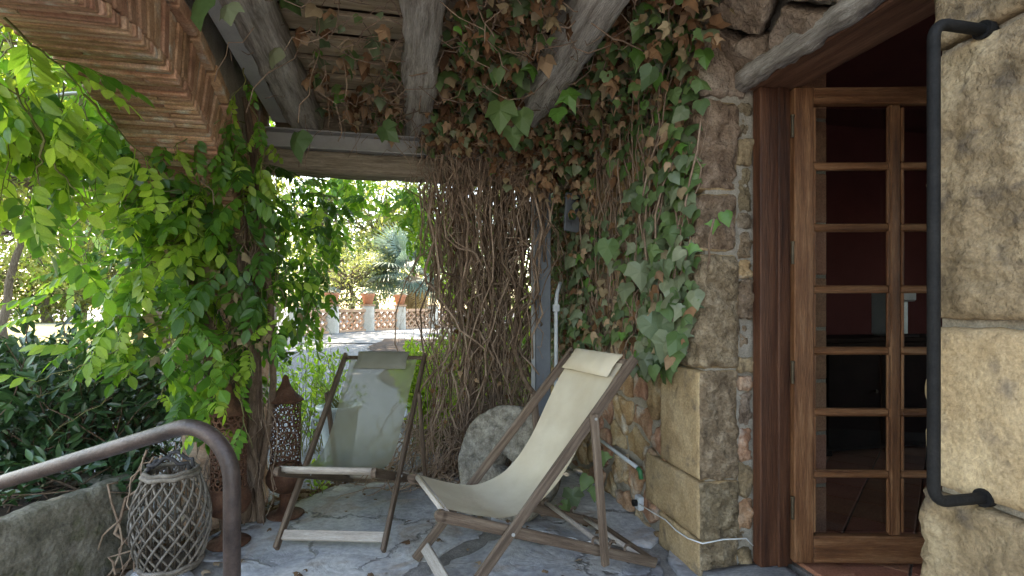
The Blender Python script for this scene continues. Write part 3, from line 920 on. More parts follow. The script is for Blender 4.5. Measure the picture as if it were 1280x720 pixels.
# the door leaf, swung into the room
DA = math.atan2(-.23, .973)
door = bpy.data.objects.new('door', bpy.data.meshes.new('door')); COL.objects.link(door); door.parent = house
hinge_p = Vector((1.712, 2.008, .07))
SW, PW, MW, LT = .085, .335, .05, .045
LW = 2 * SW + 2 * PW + MW; LH = ZL - .012 - .07
BR, TR = .12, .075
R0 = LH - BR - TR; pitch = R0 / 7
mb = MB()
mb.cbox((LW - SW / 2, 0, LH / 2), (SW, LT, LH), None, .004)
mb.cbox((SW / 2, 0, LH / 2), (SW, LT, LH), None, .004)
stile = mb.mesh('door', MT['doorwood'])
door.data = stile
door.location = hinge_p - Vector(house.location)
door.rotation_euler = (0, 0, DA)
mb = MB(); mb.cbox((LW / 2, 0, BR / 2), (LW - 2 * SW - .002, LT - .004, BR), None, .004); mb.build('bottom_rail', MT['doorwoodh'], door)
mb = MB(); mb.cbox((LW / 2, 0, LH - TR / 2), (LW - 2 * SW - .002, LT - .004, TR), None, .004); mb.build('top_rail', MT['doorwoodh'], door)
mb = MB(); mb.cbox((SW + PW + MW / 2, 0, BR + R0 / 2), (MW, LT - .008, R0), None, .010); mb.build('mullion', MT['doorwood'], door)
mbm = MB(); mbm.cbox((0, 0, 0), (PW - .002, LT - .012, .034), None, .009); me_m = mbm.mesh('muntin', MT['doorwoodh'])
mbp = MB(); mbp.box((0, 0, 0), (PW + .006, .004, pitch - .03)); me_p = mbp.mesh('pane', MT['glass'])
mbb = MB()
mbb.cbox((0, -.013, 0), (.012, .012, pitch - .034), None, .004)
me_b = mbb.mesh('glazing_bead', MT['doorwood'])
for c_ in range(2):
    xc = SW + PW / 2 + c_ * (PW + MW)
    for r_ in range(7):
        zc = BR + pitch * (r_ + .5)
        o = link('pane', me_p, door); o.location = (xc, .004, zc)
        for sx in (-1, 1): o = link('glazing_bead', me_b, door); o.location = (xc + sx * (PW / 2 - .006), 0, zc)
        if r_: o = link('muntin', me_m, door); o.location = (xc, 0, BR + pitch * r_)
mbh = MB(); mbh.tube([(0, 0, -.045), (0, 0, .045)], .007, 8); mbh.tube([(0, 0, .045), (0, 0, .055)], .009, 8); me_h = mbh.mesh('hinge', MT['brass'])
for zz in (.24, .84, 1.37, 1.93):
    o = link('hinge', me_h, door); o.location = (-.008, -LT / 2 + .002, zz)
# room behind the door
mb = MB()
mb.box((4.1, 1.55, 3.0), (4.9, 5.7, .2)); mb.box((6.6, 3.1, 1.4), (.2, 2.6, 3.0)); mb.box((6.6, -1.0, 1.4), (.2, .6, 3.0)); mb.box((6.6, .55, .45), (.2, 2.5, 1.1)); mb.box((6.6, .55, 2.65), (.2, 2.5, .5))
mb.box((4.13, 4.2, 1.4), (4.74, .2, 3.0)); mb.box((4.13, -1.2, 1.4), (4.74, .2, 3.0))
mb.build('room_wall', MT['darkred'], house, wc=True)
mb = MB(); mb.box((4.1, 1.5, -.02), (4.7, 5.2, .10)); fl = mb.build('room_floor', MT['tilejoint'], house, wc=True)
mbt = MB(); mbt.cbox((0, 0, 0), (.278, .278, .016), None, .004); me_t = mbt.mesh('floor_tile', MT['tile'])
for i in range(-9, 10):
    for j in range(-9, 10):
        a = math.radians(38)
        x = 2.6 + (i * math.cos(a) - j * math.sin(a)) * .288; y = 2.0 + (i * math.sin(a) + j * math.cos(a)) * .288
        if 1.93 < x < 4.4 and .6 < y < 4.0:
            o = link('floor_tile', me_t, fl); o.location = Vector((x, y, .038)) - origin(house); o.rotation_euler = (0, 0, a)
mb = MB()
for i in range(4):
    mb.cbox((1.845, 1.15 + i * .25 + .1, .042), (.16, .236, .02), None, .004)
mb.build('sill_tile', MT['tile'], house, wc=True)
z = .05; k = 0
while z < 2.9:
    mb = MB(); mb.cbox((1.938, 2.34, z + .125), (.34, .22, .25), None, .008); mb.build('pier_brick', MT['inbrick'], house, wc=True)
    z += .263; k += 1
mb = MB(); mb.box((1.938, 2.342, 1.5), (.332, .212, 2.8)); mb.build('pier_core', MT['mortar'], house, wc=True)

# iron pull bar on the ashlar
a_top = PU(1233, 36, UF); a_bot = PU(1226, 621, UF)
vb = (a_top.y + a_bot.y) / 2
bar_u = UF - .142
pts = [(UF + .03, vb, a_top.z)]
for k in range(7):
    t = math.radians(90 * k / 6); pts.append((bar_u + .035 - .035 * math.sin(t), vb, a_top.z - .035 + .035 * math.cos(t)))
for k in range(7):
    t = math.radians(90 * k / 6); pts.append((bar_u + .035 - .035 * math.cos(t), vb, a_bot.z + .035 - .035 * math.sin(t)))
pts.append((UF + .03, vb, a_bot.z))
bar_t = thing('pull_bar', (UF, vb, a_bot.z), 'long black iron bar bolted upright on the big stone blocks beside the door', 'iron bar')
mb = MB(); mb.tube(pts, .0125, 14); mb.build('bar', MT['iron'], bar_t, True, True)
for zz in (a_top.z, a_bot.z):
    mb = MB(); mb.tube([(UF - .006, vb, zz), (UF + .012, vb, zz)], .021, 14); mb.build('socket', MT['iron'], bar_t, False, True)

# ------------------------------------------------------------------ brick arch on the garden side
AU0, AU1 = -.85, -1.23
AC, AZ, AA, AB = 2.08, 1.10, 1.20, 1.00
arch = thing('brick_arch', (-1.04, 3.5, 0), 'old brick arch opening to the garden with thin radial bricks', 'arch')
def apt(t, off=0.0):
    p = Vector((0, AC + AA * math.cos(t), AZ + AB * math.sin(t)))
    nn = Vector((0, math.cos(t) / AA, math.sin(t) / AB)).normalized()
    return p + nn * off, nn
rs = random.Random(3)
def arch_piece(me_, x, t, off, tilt=.02):
    p, nn = apt(t, off)
    o = link('brick', me_, arch)
    R = Matrix((Vector((1, 0, 0)), nn.cross(Vector((1, 0, 0))), nn)).transposed()
    o.matrix_local = Matrix.Translation(Vector((x, p.y, p.z)) - Vector(arch.location)) @ R.to_4x4() @ Euler((rs.uniform(-tilt, tilt), rs.uniform(-tilt, tilt) * .5, rs.uniform(-tilt, tilt) * .6)).to_matrix().to_4x4()
tiles = []
for dl in (.376, .25, .122):
    b_ = MB(); b_.cbox((0, 0, 0), (dl, .0235, .04), None, .004); tiles.append([b_.mesh('brick', MT[q_]) for q_ in ('brick', 'brick', 'brickpale', 'brickdark')])
ncrs = 122
for k in range(ncrs):                                   # thin tiles lining the underside
    t = math.pi * (k + .5) / ncrs + rs.uniform(-.002, .002); off = .02 + rs.uniform(-.006, .007)
    if rs.random() < .5: arch_piece(rs.choice(tiles[0]), AU0 - .19 + rs.uniform(-.005, .005), t, off)
    else:
        fl_ = k % 2
        arch_piece(rs.choice(tiles[1]), AU0 - (.127 if fl_ else .253), t, off)
        arch_piece(rs.choice(tiles[2]), AU0 - (.316 if fl_ else .063), t, off + rs.uniform(-.004, .004))
vs_ = []
b_ = MB(); b_.cbox((0, 0, 0), (.12, .046, .205), None, .005)
vs_ = [b_.mesh('brick', MT[q_]) for q_ in ('brickdark', 'brickdark', 'brick')]
nv_ = 68
for k in range(nv_):                                    # upright bricks of the arch face
    arch_piece(rs.choice(vs_), AU0 - .062 + rs.uniform(-.006, .006), math.pi * (k + .5) / nv_, .145 + rs.uniform(-.004, .004), .03)
b_ = MB(); b_.cbox((0, 0, 0), (.12, .19, .062), None, .006); me_r = b_.mesh('brick', MT['brick'])
n2 = 21
for k in range(n2):
    t = math.pi * (k + .5) / n2
    p, nn = apt(t, .245 + .034)
    o = link('brick', me_r, arch)
    R = Matrix((Vector((1, 0, 0)), nn.cross(Vector((1, 0, 0))), nn)).transposed()
    o.matrix_local = Matrix.Translation(Vector((AU0 - .03, p.y, p.z)) - Vector(arch.location)) @ R.to_4x4() @ Euler((rs.uniform(-.05, .05), 0, 0)).to_matrix().to_4x4()
# wall over the bricks and mortar bed in the ring
mb = MB(); seg = 40
for (x0, x1, off0) in ((AU0 - .014, AU1 + .012, .012),):
    for k in range(seg):
        ta, tb = math.pi * k / seg, math.pi * (k + 1) / seg
        pa, _ = apt(ta, off0); pb, _ = apt(tb, off0)
        vs = [(x0, pa.y, pa.z), (x0, pb.y, pb.z), (x0, pb.y, 2.75), (x0, pa.y, 2.75), (x1, pa.y, pa.z), (x1, pb.y, pb.z), (x1, pb.y, 2.75), (x1, pa.y, 2.75)]
        mb.add(vs, [(0, 1, 2, 3), (7, 6, 5, 4), (0, 4, 5, 1), (3, 2, 6, 7)])
mb.build('spandrel', MT['mortar'], arch, wc=True)
for name_, a, b in (('pier', AC + AA - .01, 3.76), ('pier', .35, AC - AA + .01)):
    s = rough_box((AU1 + .005, a, -.14), (AU0 - .005, b, 2.75), .06, .03, .015, 6, a)
    s.build('pier', MT['rubble'], arch, True, True)

# ------------------------------------------------------------------ porch roof
roof = thing('porch_roof', (.2, 3.65, 2.09), 'weathered timber porch roof on a long cross beam', 'roof')
SL = .05
def rz(v): return SL * (3.6 - v)
for k, u in enumerate((-.60, .10, .80)):
    s = rough_box((u - .088, .55, 2.345), (u + .088, 3.86, 2.54), .05, .035, .02, 3.2, k * 6.1)
    s.v = [(x + .02 * math.sin(y * 1.7 + k * 2), y, zz + rz(y)) for x, y, zz in s.v]
    s.build('rafter', MT['oldbeam'], roof, True, True)
s = rough_box((-.86, 3.56, 2.085), (1.32, 3.76, 2.222), .05, .018, .012, 4, 3)
s.build('cross_beam', MT['oldbeamx'], roof, True, True)
mb = MB()
mb.cbox((.24, 3.60, 2.284), (2.16, .012, .10), None, .002)
mb.cbox((.24, 3.565, 2.229), (2.16, .085, .010), None, .002)
mb.cbox((.24, 3.565, 2.339), (2.16, .085, .010), None, .002)
mb.build('steel_channel', MT['steelgrey'], roof, wc=True)
mb = MB()
mb.bar((-.775, .6, 2.42 + rz(.6)), (-.775, 3.5, 2.42 + rz(3.5)), .012, .11)
mb.bar((-.735, .6, 2.365 + rz(.6)), (-.735, 3.5, 2.365 + rz(3.5)), .08, .010)
mb.build('steel_purlin', MT['steelgrey'], roof, wc=True)
rs = random.Random(2)
y = .72; k = 0
while y < 3.9:
    w_ = rs.uniform(.13, .19)
    mb = MB(); mb.cbox((.24, y + w_ / 2, 2.556 + rz(y) + rs.uniform(0, .006)), (2.14, w_, .024), Matrix.Rotation(rs.uniform(-.006, .006), 3, 'Z'), .003)
    mb.build('plank', MT['plank'], roof, wc=True); y += w_ + rs.uniform(.012, .04)
mb = MB()
mb.add([(-1.3, .7, 2.74), (1.33, .7, 2.79), (1.33, 4.0, 2.62), (-1.3, 4.0, 2.60), (-1.3, .7, 2.88), (1.33, .7, 2.93), (1.33, 4.0, 2.74), (-1.3, 4.0, 2.72)],
       [(0, 3, 2, 1), (4, 5, 6, 7), (0, 1, 5, 4), (1, 2, 6, 5), (2, 3, 7, 6), (3, 0, 4, 7)])
mb.build('roof_slab', MT['spandrel'], roof, wc=True)

mb = MB(); mb.cbox((.24, 3.80, 2.47), (2.14, .03, .27), None, .004); mb.build('fascia_board', MT['oldbeamx'], roof, wc=True)
# steel post and conduit at the far end of the house front
pp = PV(677, 470, 3.66)
post = thing('steel_post', (pp.x, 3.66, 0), 'blue grey steel post carrying the cross beam beside the dry twigs', 'post')
mb = MB(); mb.cbox((0, 0, 1.03), (.11, .10, 2.12), None, .004); mb.build('shaft', MT['steel'], post)
mb = MB(); mb.cbox((-.071, -.03, 1.03), (.03, .012, 2.12), None, .003); mb.build('flange', MT['steelgrey'], post)
mb = MB(); mb.cbox((0, 0, -.02), (.16, .16, .02), None, .003); mb.build('foot_plate', MT['steel'], post)
cd = PV(695, 470, 3.5)
cnd = thing('conduit_pipe', (cd.x, 3.5, 0), 'pale grey conduit pipe running up beside the steel post', 'pipe')
mb = MB(); mb.tube([(0, 0, 0), (0, 0, 1.22), (.01, .01, 1.3), (.05, .06, 1.38)], .014, 10); mb.build('tube', MT['conduit'], cnd, True)
mb = MB(); mb.cbox((0, 0, 1.20), (.045, .03, .05), None, .004); mb.build('clip', MT['conduit'], cnd)

# ------------------------------------------------------------------ deck chairs
def deck_chair(label, org, fwd, prm, sling_mat, pillow_mat, sling, group=None):
    """local x forwards, y to the sitter's left, origin under the middle"""
    t = thing('deck_chair', org, label, 'deck chair', group, rz=math.atan2(fwd.y, fwd.x))
    fx, tx, tz = prm['foot'], prm['topx'], prm['topz']        # long frame: foot at x=fx, top at (tx, tz)
    rx, sx_, sz = prm['rear'], prm['frontx'], prm['frontz']   # seat frame: rear on the floor, front bar
    HW, SWd = .268, .238
    th, wd = .022, .045
    def long_pt(k): return (fx + (tx - fx) * k, tz * k + .012)
    d = Vector((tx - fx, 0, tz)).normalized()
    for s in (-1, 1):
        a = Vector((fx, s * HW, .0)); b = Vector((tx, s * HW, tz)) + d * .03
        MB.bar_obj('back_rail', a + Vector((0, 0, .012)), b, th, wd, MT['deckwood'], t, (d.z, 0, -d.x), .006)
    mb = MB(); x_, z_ = long_pt(.055); mb.bar((x_, -HW + th / 2, z_), (x_, HW - th / 2, z_), .05, .018, (d.z, 0, -d.x), .003); mb.build('foot_bar', MT['deckpale'], t)
    mb = MB(); mb.tube([(tx, -HW, tz), (tx, HW, tz)], .014, 12); mb.build('top_bar', MT['deckwood'], t, True)
    e = Vector((sx_ - rx, 0, sz - .03)).normalized()
    for s in (-1, 1):
        a = Vector((rx, s * SWd, .028)); b = Vector((sx_, s * SWd, sz)) + e * .02
        MB.bar_obj('seat_rail', a, b, th, wd, MT['deckwood'], t, (-e.z, 0, e.x), .008, wd / 2 + .001)
    for q in (0.0, .045):
        mb = MB(); p = Vector((sx_, 0, sz)) - e * q + Vector((-e.z, 0, e.x)) * (.012 if q == 0 else .004)
        mb.tube([p + Vector((0, -SWd, 0)), p + Vector((0, SWd, 0))], .0145 if q == 0 else .011, 12)
        mb.build('front_bar', MT['deckpale'], t, True)
    MB.bar_obj('rear_bar', (rx + .02, -SWd, .035), (rx + .02, SWd, .035), .05, .022, MT['deckwood'], t, (0, 0, 1), .004)
    mb = MB(); p = Vector((rx, 0, .03)) + e * .10 + Vector((0, 0, .012)); mb.tube([p + Vector((0, -SWd, 0)), p + Vector((0, SWd, 0))], .011, 10); mb.build('rear_dowel', MT['deckpale'], t, True)
    # prop frame resting in the hooks
    ptx, ptz = long_pt(prm['propk'])
    pb = Vector((rx, 0, .03)) + e * prm['prope']
    for s in (-1, 1):
        y_ = s * (HW + th / 2 + .012)
        MB.bar_obj('prop_leg', (ptx + (ptx - pb.x) * .03, y_, ptz + .02), (pb.x, y_, pb.z - .045), .022, .036, MT['deckwood'], t, (1, 0, 0), .006)
        mb = MB(); mb.tube([(ptx, y_ - .016, ptz), (ptx, y_ + .016, ptz)], .006, 8); mb.build('bolt', MT['steelgrey'], t)
    mb = MB(); q_ = pb + Vector((-e.z, 0, e.x)) * .03; mb.tube([(q_.x, -HW - .02, q_.z), (q_.x, HW + .02, q_.z)], .012, 10); mb.build('prop_bar', MT['deckpale'], t, True)
    for s in (-1, 1):
        for kx in (.20, .29, .38):
            mb = MB(); h0 = Vector((rx, s * SWd, .03)) + e * (kx - .02) + Vector((-e.z, 0, e.x)) * (wd / 2)
            arc = [h0 + e * (.0 + .016 * math.cos(a)) + Vector((-e.z, 0, e.x)) * (.006 + .016 * math.sin(a) + .006) for a in np.linspace(-1.2, 2.2, 7)]
            mb.tube(arc, .0065, 6); mb.build('hook', MT['deckwood'], t)
    kx = ((sz - .03) / (sx_ - rx))
    xp = (tz * fx / (fx - tx) - .03 + kx * rx) / (tz / (fx - tx) + kx)
    zp = .03 + kx * (xp - rx)
    for s in (-1, 1):
        mb = MB(); mb.tube([(xp, s * (SWd - .014), zp), (xp, s * (HW + .016), zp)], .007, 8); mb.build('pivot', MT['steelgrey'], t)
    # sling
    n = 44; m_ = 12; cw = prm.get('cw', .215)
    P = [Vector((x, 0, zz)) for x, zz in sling]
    def cr(tt):
        L = len(P) - 1; k = min(L - 1, int(tt * L)); f_ = tt * L - k
        p0 = P[max(0, k - 1)]; p1 = P[k]; p2 = P[k + 1]; p3 = P[min(L, k + 2)]
        return .5 * ((2 * p1) + (p2 - p0) * f_ + (2 * p0 - 5 * p1 + 4 * p2 - p3) * f_ ** 2 + (3 * p1 - p0 - 3 * p2 + p3) * f_ ** 3)
    C_ = [cr(i / n) for i in range(n + 1)]
    vs = []; fs = []
    for lay in (0, 1):
        for i, p in enumerate(C_):
            tg = (C_[min(n, i + 1)] - C_[max(0, i - 1)]).normalized(); nn = Vector((-tg.z, 0, tg.x))
            mid = math.sin(math.pi * i / n)
            for j in range(m_ + 1):
                q = 2 * j / m_ - 1
                w_ = cw * (1 - .07 * mid)
                belly = .028 * mid * (1 - q * q) + .004 * fbm((i * .12, q * 2, prm['seed']), 2) * mid
                pp_ = p - nn * (-belly if nn.z < 0 else belly) + nn * (.0016 * lay)
                vs.append((pp_.x, q * w_, pp_.z))
    N1 = (n + 1) * (m_ + 1)
    for i in range(n):
        for j in range(m_):
            a = i * (m_ + 1) + j
            fs.append((a, a + 1, a + m_ + 2, a + m_ + 1)); 
            if not prm.get('single'): fs.append((N1 + a, N1 + a + m_ + 1, N1 + a + m_ + 2, N1 + a + 1))
    mb = MB(); mb.add(vs if not prm.get('single') else vs[:N1], fs)
    mb.build('sling', sling_mat, t, True)
    # head cushion slung on the top bar
    pw, pl = prm['pil']
    vs = []; fs = []
    A = Vector((tx, 0, tz)) ; dn = -d
    up = Vector((d.z, 0, -d.x));
    if up.x < 0: up = -up
    ni, nj = 12, 14
    for lay in (1, -1):
        for i in range(ni + 1):
            a = i / ni
            for j in range(nj + 1):
                q = 2 * j / nj - 1
                fat = (max(0, 1 - abs(2 * a - 1) ** 3.0) ** .6) * (max(0, 1 - abs(q) ** 4) ** .6)
                p = A + dn * (a * pl - .025) + up * (.022 + prm.get('pilh', .0) + lay * (.026 * fat + .001))
                vs.append((p.x, q * pw * (1 + .05 * (2 * abs(a - .5)) ** 2), p.z + .003 * fbm((q * 3, a * 3, lay), 2)))
    K = (ni + 1) * (nj + 1)
    for i in range(ni):
        for j in range(nj):
            a = i * (nj + 1) + j
            fs.append((a, a + 1, a + nj + 2, a + nj + 1)); fs.append((K + a, K + a + nj + 1, K + a + nj + 2, K + a + 1))
    mb = MB(); mb.add(vs, fs); pil = mb.build('head_cushion', pillow_mat, t, True)
    mb = MB(); mb.tube([A + up * .02 + Vector((0, -pw * .8, 0)), A + up * .02 + Vector((0, pw * .8, 0))], .018, 10); mb.build('cushion_band', pillow_mat, pil, True)
    return t
F1 = (W(-.92, -.40) - W(0, 0)).normalized()
o1 = W(.035, 2.378)
deck_chair('wooden deck chair with cream canvas sling standing by the rubble wall', o1, F1,
           dict(foot=.42, topx=-.42, topz=.955, rear=-.58, frontx=.42, frontz=.40, propk=.755, prope=.33, seed=1.0, pil=(.20, .13), pilh=.0, cw=.222),
           MT['canvas'], MT['canvasflap'],
           [(-.425, .968), (-.31, .815), (-.17, .57), (-.07, .44), (.03, .37), (.15, .345), (.285, .375), (.425, .428)])
F2 = (W(-.05, -1) - W(0, 0)).normalized()
o2 = W(-.875, 3.0)
deck_chair('wooden deck chair with sheer grey green sling beside the rusty lantern', o2, F2,
           dict(foot=.45, topx=-.47, topz=.868, rear=-.55, frontx=.47, frontz=.40, propk=.74, prope=.15, seed=5.0, pil=(.165, .15), pilh=.012, single=True, cw=.225),
           MT['textile'], MT['pillow'],
           [(-.475, .88), (-.33, .725), (-.17, .55), (-.06, .44), (.04, .375), (.16, .35), (.31, .375), (.475, .428)])

# ------------------------------------------------------------------ millstone
mp = C(628, 585, 3.02)
ms = thing('millstone', (mp.x, mp.y, 0), 'pale pitted granite millstone with a square hole leaning behind the canvas chair', 'millstone')
nR, nA = 14, 64; R_ = .335; hole = .045; thk = .13
vs = []; fs = []
def msring(r, yy, am):
    for k in range(nA):
        a = 2 * math.pi * k / nA
        rr = r * (1 + (.045 * fbm((math.cos(a) * 2, math.sin(a) * 2, 3), 4) if r > .2 else 0))
        if r <= hole * 1.01: rr = r / max(abs(math.cos(a + .5)), abs(math.sin(a + .5)))
        vs.append((rr * math.cos(a), yy + am * fbm((rr * math.cos(a) * 9, rr * math.sin(a) * 9, yy * 9), 4), rr * math.sin(a)))
rads = [hole] + list(np.linspace(hole + .02, R_ - .02, nR)) 
msring(hole, thk * .9, 0)
for r in rads: msring(r, 0, .016)
msring(R_, .02, .006); msring(R_, thk * .5, .006); msring(R_ - .01, thk, .004); msring(hole, thk, 0)
nr = len(vs) // nA
for i in range(nr - 1):
    for k in range(nA):
        k2 = (k + 1) % nA; fs.append((i * nA + k, (i + 1) * nA + k, (i + 1) * nA + k2, i * nA + k2))
mb = MB(); mb.add(vs, fs)
o = mb.build('disc', MT['granite'], ms, True)
RM = Euler((math.radians(-13), 0, 0)).to_matrix()
RM = Matrix.Rotation(-TH + math.radians(-32), 3, 'Z') @ RM
o.matrix_local = Matrix.Translation((0, 0, R_ * math.cos(math.radians(13)) - .03)) @ RM.to_4x4()

# ------------------------------------------------------------------ wicker lantern
wl = thing('wicker_lantern', G(214, 709), 'round grey willow lantern basket with a rope handle by the handrail', 'lantern')
wh, wr = .47, .165
def wprof(t):     # radius at height fraction t
    return wr * (0.70 + .30 * math.sin(math.pi * min(1, (t * .92 + .1))) ** .9) if t < .92 else wr * .70
def wrad(t): return .088 + .070 * math.sin(math.pi * (t * .86 + .10)) ** .85
rs = random.Random(7)
for sgn in (-1, 1):
    for k in range(17):
        mb = MB()
        for dbl in (0,):
            pts = []
            for i in range(15):
                t = i / 14; a = 2 * math.pi * k / 17 + sgn * t * 2.0 + dbl / .15
                r = wrad(t) + .004 * sgn + rs.uniform(-.001, .001)
                pts.append((r * math.cos(a), r * math.sin(a), .02 + t * (wh - .05)))
            mb.tube(pts, .0052, 5)
        mb.build('willow_rod', MT['wicker'], wl, True)
for nm, zz, r in (('rim', wh - .02, wrad(1.0) + .004), ('rim', wh - .035, wrad(.97) + .006), ('base_ring', .014, wrad(0) + .004), ('base_ring', .03, wrad(.03) + .007)):
    mb = MB(); mb.tube([((r + .002 * math.sin(9 * a)) * math.cos(a), (r + .002 * math.sin(9 * a)) * math.sin(a), zz + .003 * math.sin(7 * a)) for a in np.linspace(0, 2 * math.pi, 40)], .0105, 6, False)
    mb.build(nm, MT['wicker'], wl, True)
for k in range(12):
    a = 2 * math.pi * k / 12; mb = MB()
    mb.tube([(.09 * math.cos(a), .09 * math.sin(a), .0), (.10 * math.cos(a), .10 * math.sin(a), wh * .5), (.085 * math.cos(a), .085 * math.sin(a), wh - .03)], .0055, 6)
    mb.build('inner_stake', MT['wickerdark'], wl, True)
mb = MB(); mb.lathe([(.001, .012), (.10, .012), (.10, .022), (.001, .022)], 24); mb.build('base_board', MT['wickerdark'], wl)
for sgn in (-1, 1):
    mb = MB(); pts = []
    for i in range(17):
        t = i / 16; a = math.pi * t
        pts.append((.085 * math.cos(a) + rs.uniform(-.004, .004), sgn * .02 + .03 * sgn * math.sin(a), wh - .015 + .055 * math.sin(a) + .012 * math.sin(5 * a)))
    mb.tube(pts, .0085, 6); mb.build('rope_handle', MT['rope'], wl, True)

# ------------------------------------------------------------------ rusty perforated lanterns
def rusty_lantern(loc, label, hs=1.0, rz_=0.0):
    t = thing('rusty_lantern', loc, label, 'lantern', 'rusty pierced lanterns on the terrace', rz=rz_)
    mb = MB(); mb.lathe([(.001, 0), (.098, 0), (.103, .008), (.094, .016), (.05, .03), (.034, .06), (.03, .09), (.034, .12), (.028, .135), (.001, .135)], 28); mb.build('foot', MT['rust'], t, True)
    mb = MB(); mb.lathe([(.001, .13), (.04, .135), (.082, .16), (.104, .20), (.106, .235), (.094, .268), (.088, .275), (.092, .282), (.08, .286), (.001, .286)], 32); mb.build('bowl', MT['rust'], t, True)
    # pierced cylinder: a net of irregular rings round holes
    mb = MB(); r = .083; z0, z1 = .286, .665
    nth, nz = 15, 11
    rs = random.Random(4)
    ctr = []
    for j in range(nz):
        for i in range(nth):
            ctr.append(((i + .5 * (j % 2) + rs.uniform(-.16, .16)) * 2 * math.pi / nth, z0 + .018 + (j + rs.uniform(-.14, .14)) * (z1 - z0 - .036) / (nz - 1), rs.uniform(.010, .0155)))
    def onc(a, zz, rad): return Vector((rad * math.cos(a), rad * math.sin(a), zz))
    for a, zz, hr in ctr:
        vi = []; 
        n = 8; vs = []; fs = []
        ph = rs.uniform(0, 6)
        for lay, rad in ((0, r), (1, r - .0025)):
            for rr in (hr, hr + .0068):
                for k in range(n):
                    b = 2 * math.pi * k / n + ph
                    e = 1 + .18 * math.sin(2 * b + ph)
                    vs.append(onc(a + rr * e * math.cos(b) / r, zz + rr * e * math.sin(b), rad))
        for k in range(n):
            k2 = (k + 1) % n
            fs += [(k, k2, n + k2, n + k), (2 * n + k2, 2 * n + k, 3 * n + k, 3 * n + k2), (k2, k, 2 * n + k, 2 * n + k2), (n + k, n + k2, 3 * n + k2, 3 * n + k)]
        mb.add(vs, fs)
    cyl = mb.build('pierced_shade', MT['rust'], t)
    for zz in (z0 + .003, z1 - .003):
        mb = MB(); mb.tube([onc(a, zz, r) for a in np.linspace(0, 2 * math.pi, 33)], .006, 6, False); mb.build('shade_band', MT['rust'], cyl, True)
    mb = MB(); mb.lathe([(.086, .658), (.1, .664), (.098, .670), (.06, .705), (.032, .745), (.02, .775), (.016, .80), (.006, .812), (.001, .814)], 28); mb.build('cap', MT['rust'], t, True)
    return t
rusty_lantern(G(357, 644), 'tall rusty pierced lantern with pointed cap beside the sheer deck chair', rz_=.4)
rusty_lantern(G(286, 679), 'rusty pierced lantern half hidden between the willow basket and handrail post', rz_=1.3)

# ------------------------------------------------------------------ handrail
hp = W(-.70, 1.30)
rail = thing('handrail', (hp.x, hp.y, 0), 'bronze painted tubular handrail bending down to the terrace', 'handrail')
zt = .905
dirh = (W(-1.46, 1.49) - W(-.70, 1.30)); dirh.z = 0
Lh = dirh.length; dirh.normalize()
pts = [Vector((0, 0, 0)), Vector((0, 0, zt - .14))]
rb = .13; slope = math.radians(17)
c0 = dirh * rb + Vector((0, 0, zt - .14))
a_end = math.pi / 2 + slope
for k in range(1, 13):
    a = a_end * k / 12
    pts.append(c0 + (-dirh * math.cos(a) + Vector((0, 0, 1)) * math.sin(a)) * rb)
tip = pts[-1]; td = dirh * math.cos(slope) - Vector((0, 0, 1)) * math.sin(slope)
pts.append(tip + td * .5); pts.append(tip + td * 1.6)
mb = MB(); mb.tube(pts, .0205, 18); mb.build('rail', MT['bronze'], rail, True)
mb = MB(); mb.lathe([(.0215, 0), (.045, 0), (.045, .006), (.024, .012)], 20); mb.build('floor_flange', MT['bronze'], rail)
mb = MB(); p2 = tip + td * 1.3; mb.tube([p2, Vector((p2.x, p2.y, -.1))], .018, 14); mb.build('lower_post', MT['bronze'], rail, True)

# ------------------------------------------------------------------ stone trough
pa, pb = G(0, 652, .36), G(172, 592, .36)
tdir = (pb - pa); tdir.z = 0; tl = tdir.length; tdir.normalize()
tro = thing('stone_trough', (pa.x, pa.y, -.1), 'mossy carved stone trough planted with a dark evergreen shrub', 'trough', rz=math.atan2(tdir.y, tdir.x))
x0, x1 = -1.0, tl + .02
for nm, lo, hi in (('side', (x0, 0, 0), (x1, .10, .46)), ('side', (x0, .48, 0), (x1, .58, .455)), ('end', (x0, .105, 0), (x0 + .1, .475, .45)), ('end', (x1 - .1, .105, 0), (x1, .475, .45)), ('bottom', (x0 + .105, .105, 0), (x1 - .105, .475, .08))):
    s = rough_box(lo, hi, .03, .028, .012, 9, lo[1] * 7 + 1); s.build(nm, MT['trough'], tro, True)
s = rough_box((x0 + .102, .102, .085), (x1 - .102, .478, .40), .04, .01, .015, 9, 4); s.build('soil', MT['soil'], tro, True)

# ------------------------------------------------------------------ electrical bits on the rubble wall
q = PU(801, 628, UF)
ob = thing('outlet_box', (UF - .02, q.y, q.z), 'small grey electrical outlet low on the rubble wall', 'outlet')
mb = MB(); mb.cbox((.012, 0, 0), (.035, .055, .075), None, .005); mb.build('box', MT['conduit'], ob)
mb = MB(); mb.tube([(-.005, .0, 0), (-.028, 0, 0)], .018, 12); mb.build('plug', MT['iron'], ob)
cable_px = [(803, 630), (815, 640), (832, 650), (845, 663), (860, 673), (874, 678)]
pts = [Vector((UF - .022, q.y, q.z))]
for x, y in cable_px[1:]:
    p = PU(x, y, UF - .022); pts.append(p)
pts += [Vector((UF - .01, V1 - .022, .165)), Vector((1.40, V1 - .026, .175)), Vector((1.52, V1 - .018, .165)), Vector((1.553, V1 - .02, .13))]
cb = MB(); cb.tube(pts, .003, 6)
o = cb.build('power_cable', MT['plastic'], None, True); tag(o, 'thin white cable running from the wall outlet round the corner stone', 'cable')
a = PU(768, 563, UF - .02); b = PU(800, 580, UF - .02)
cp = thing('wall_conduit', (UF, (a.y + b.y) / 2, a.z), 'short pale conduit with a green end fixed to the rubble wall', 'pipe')
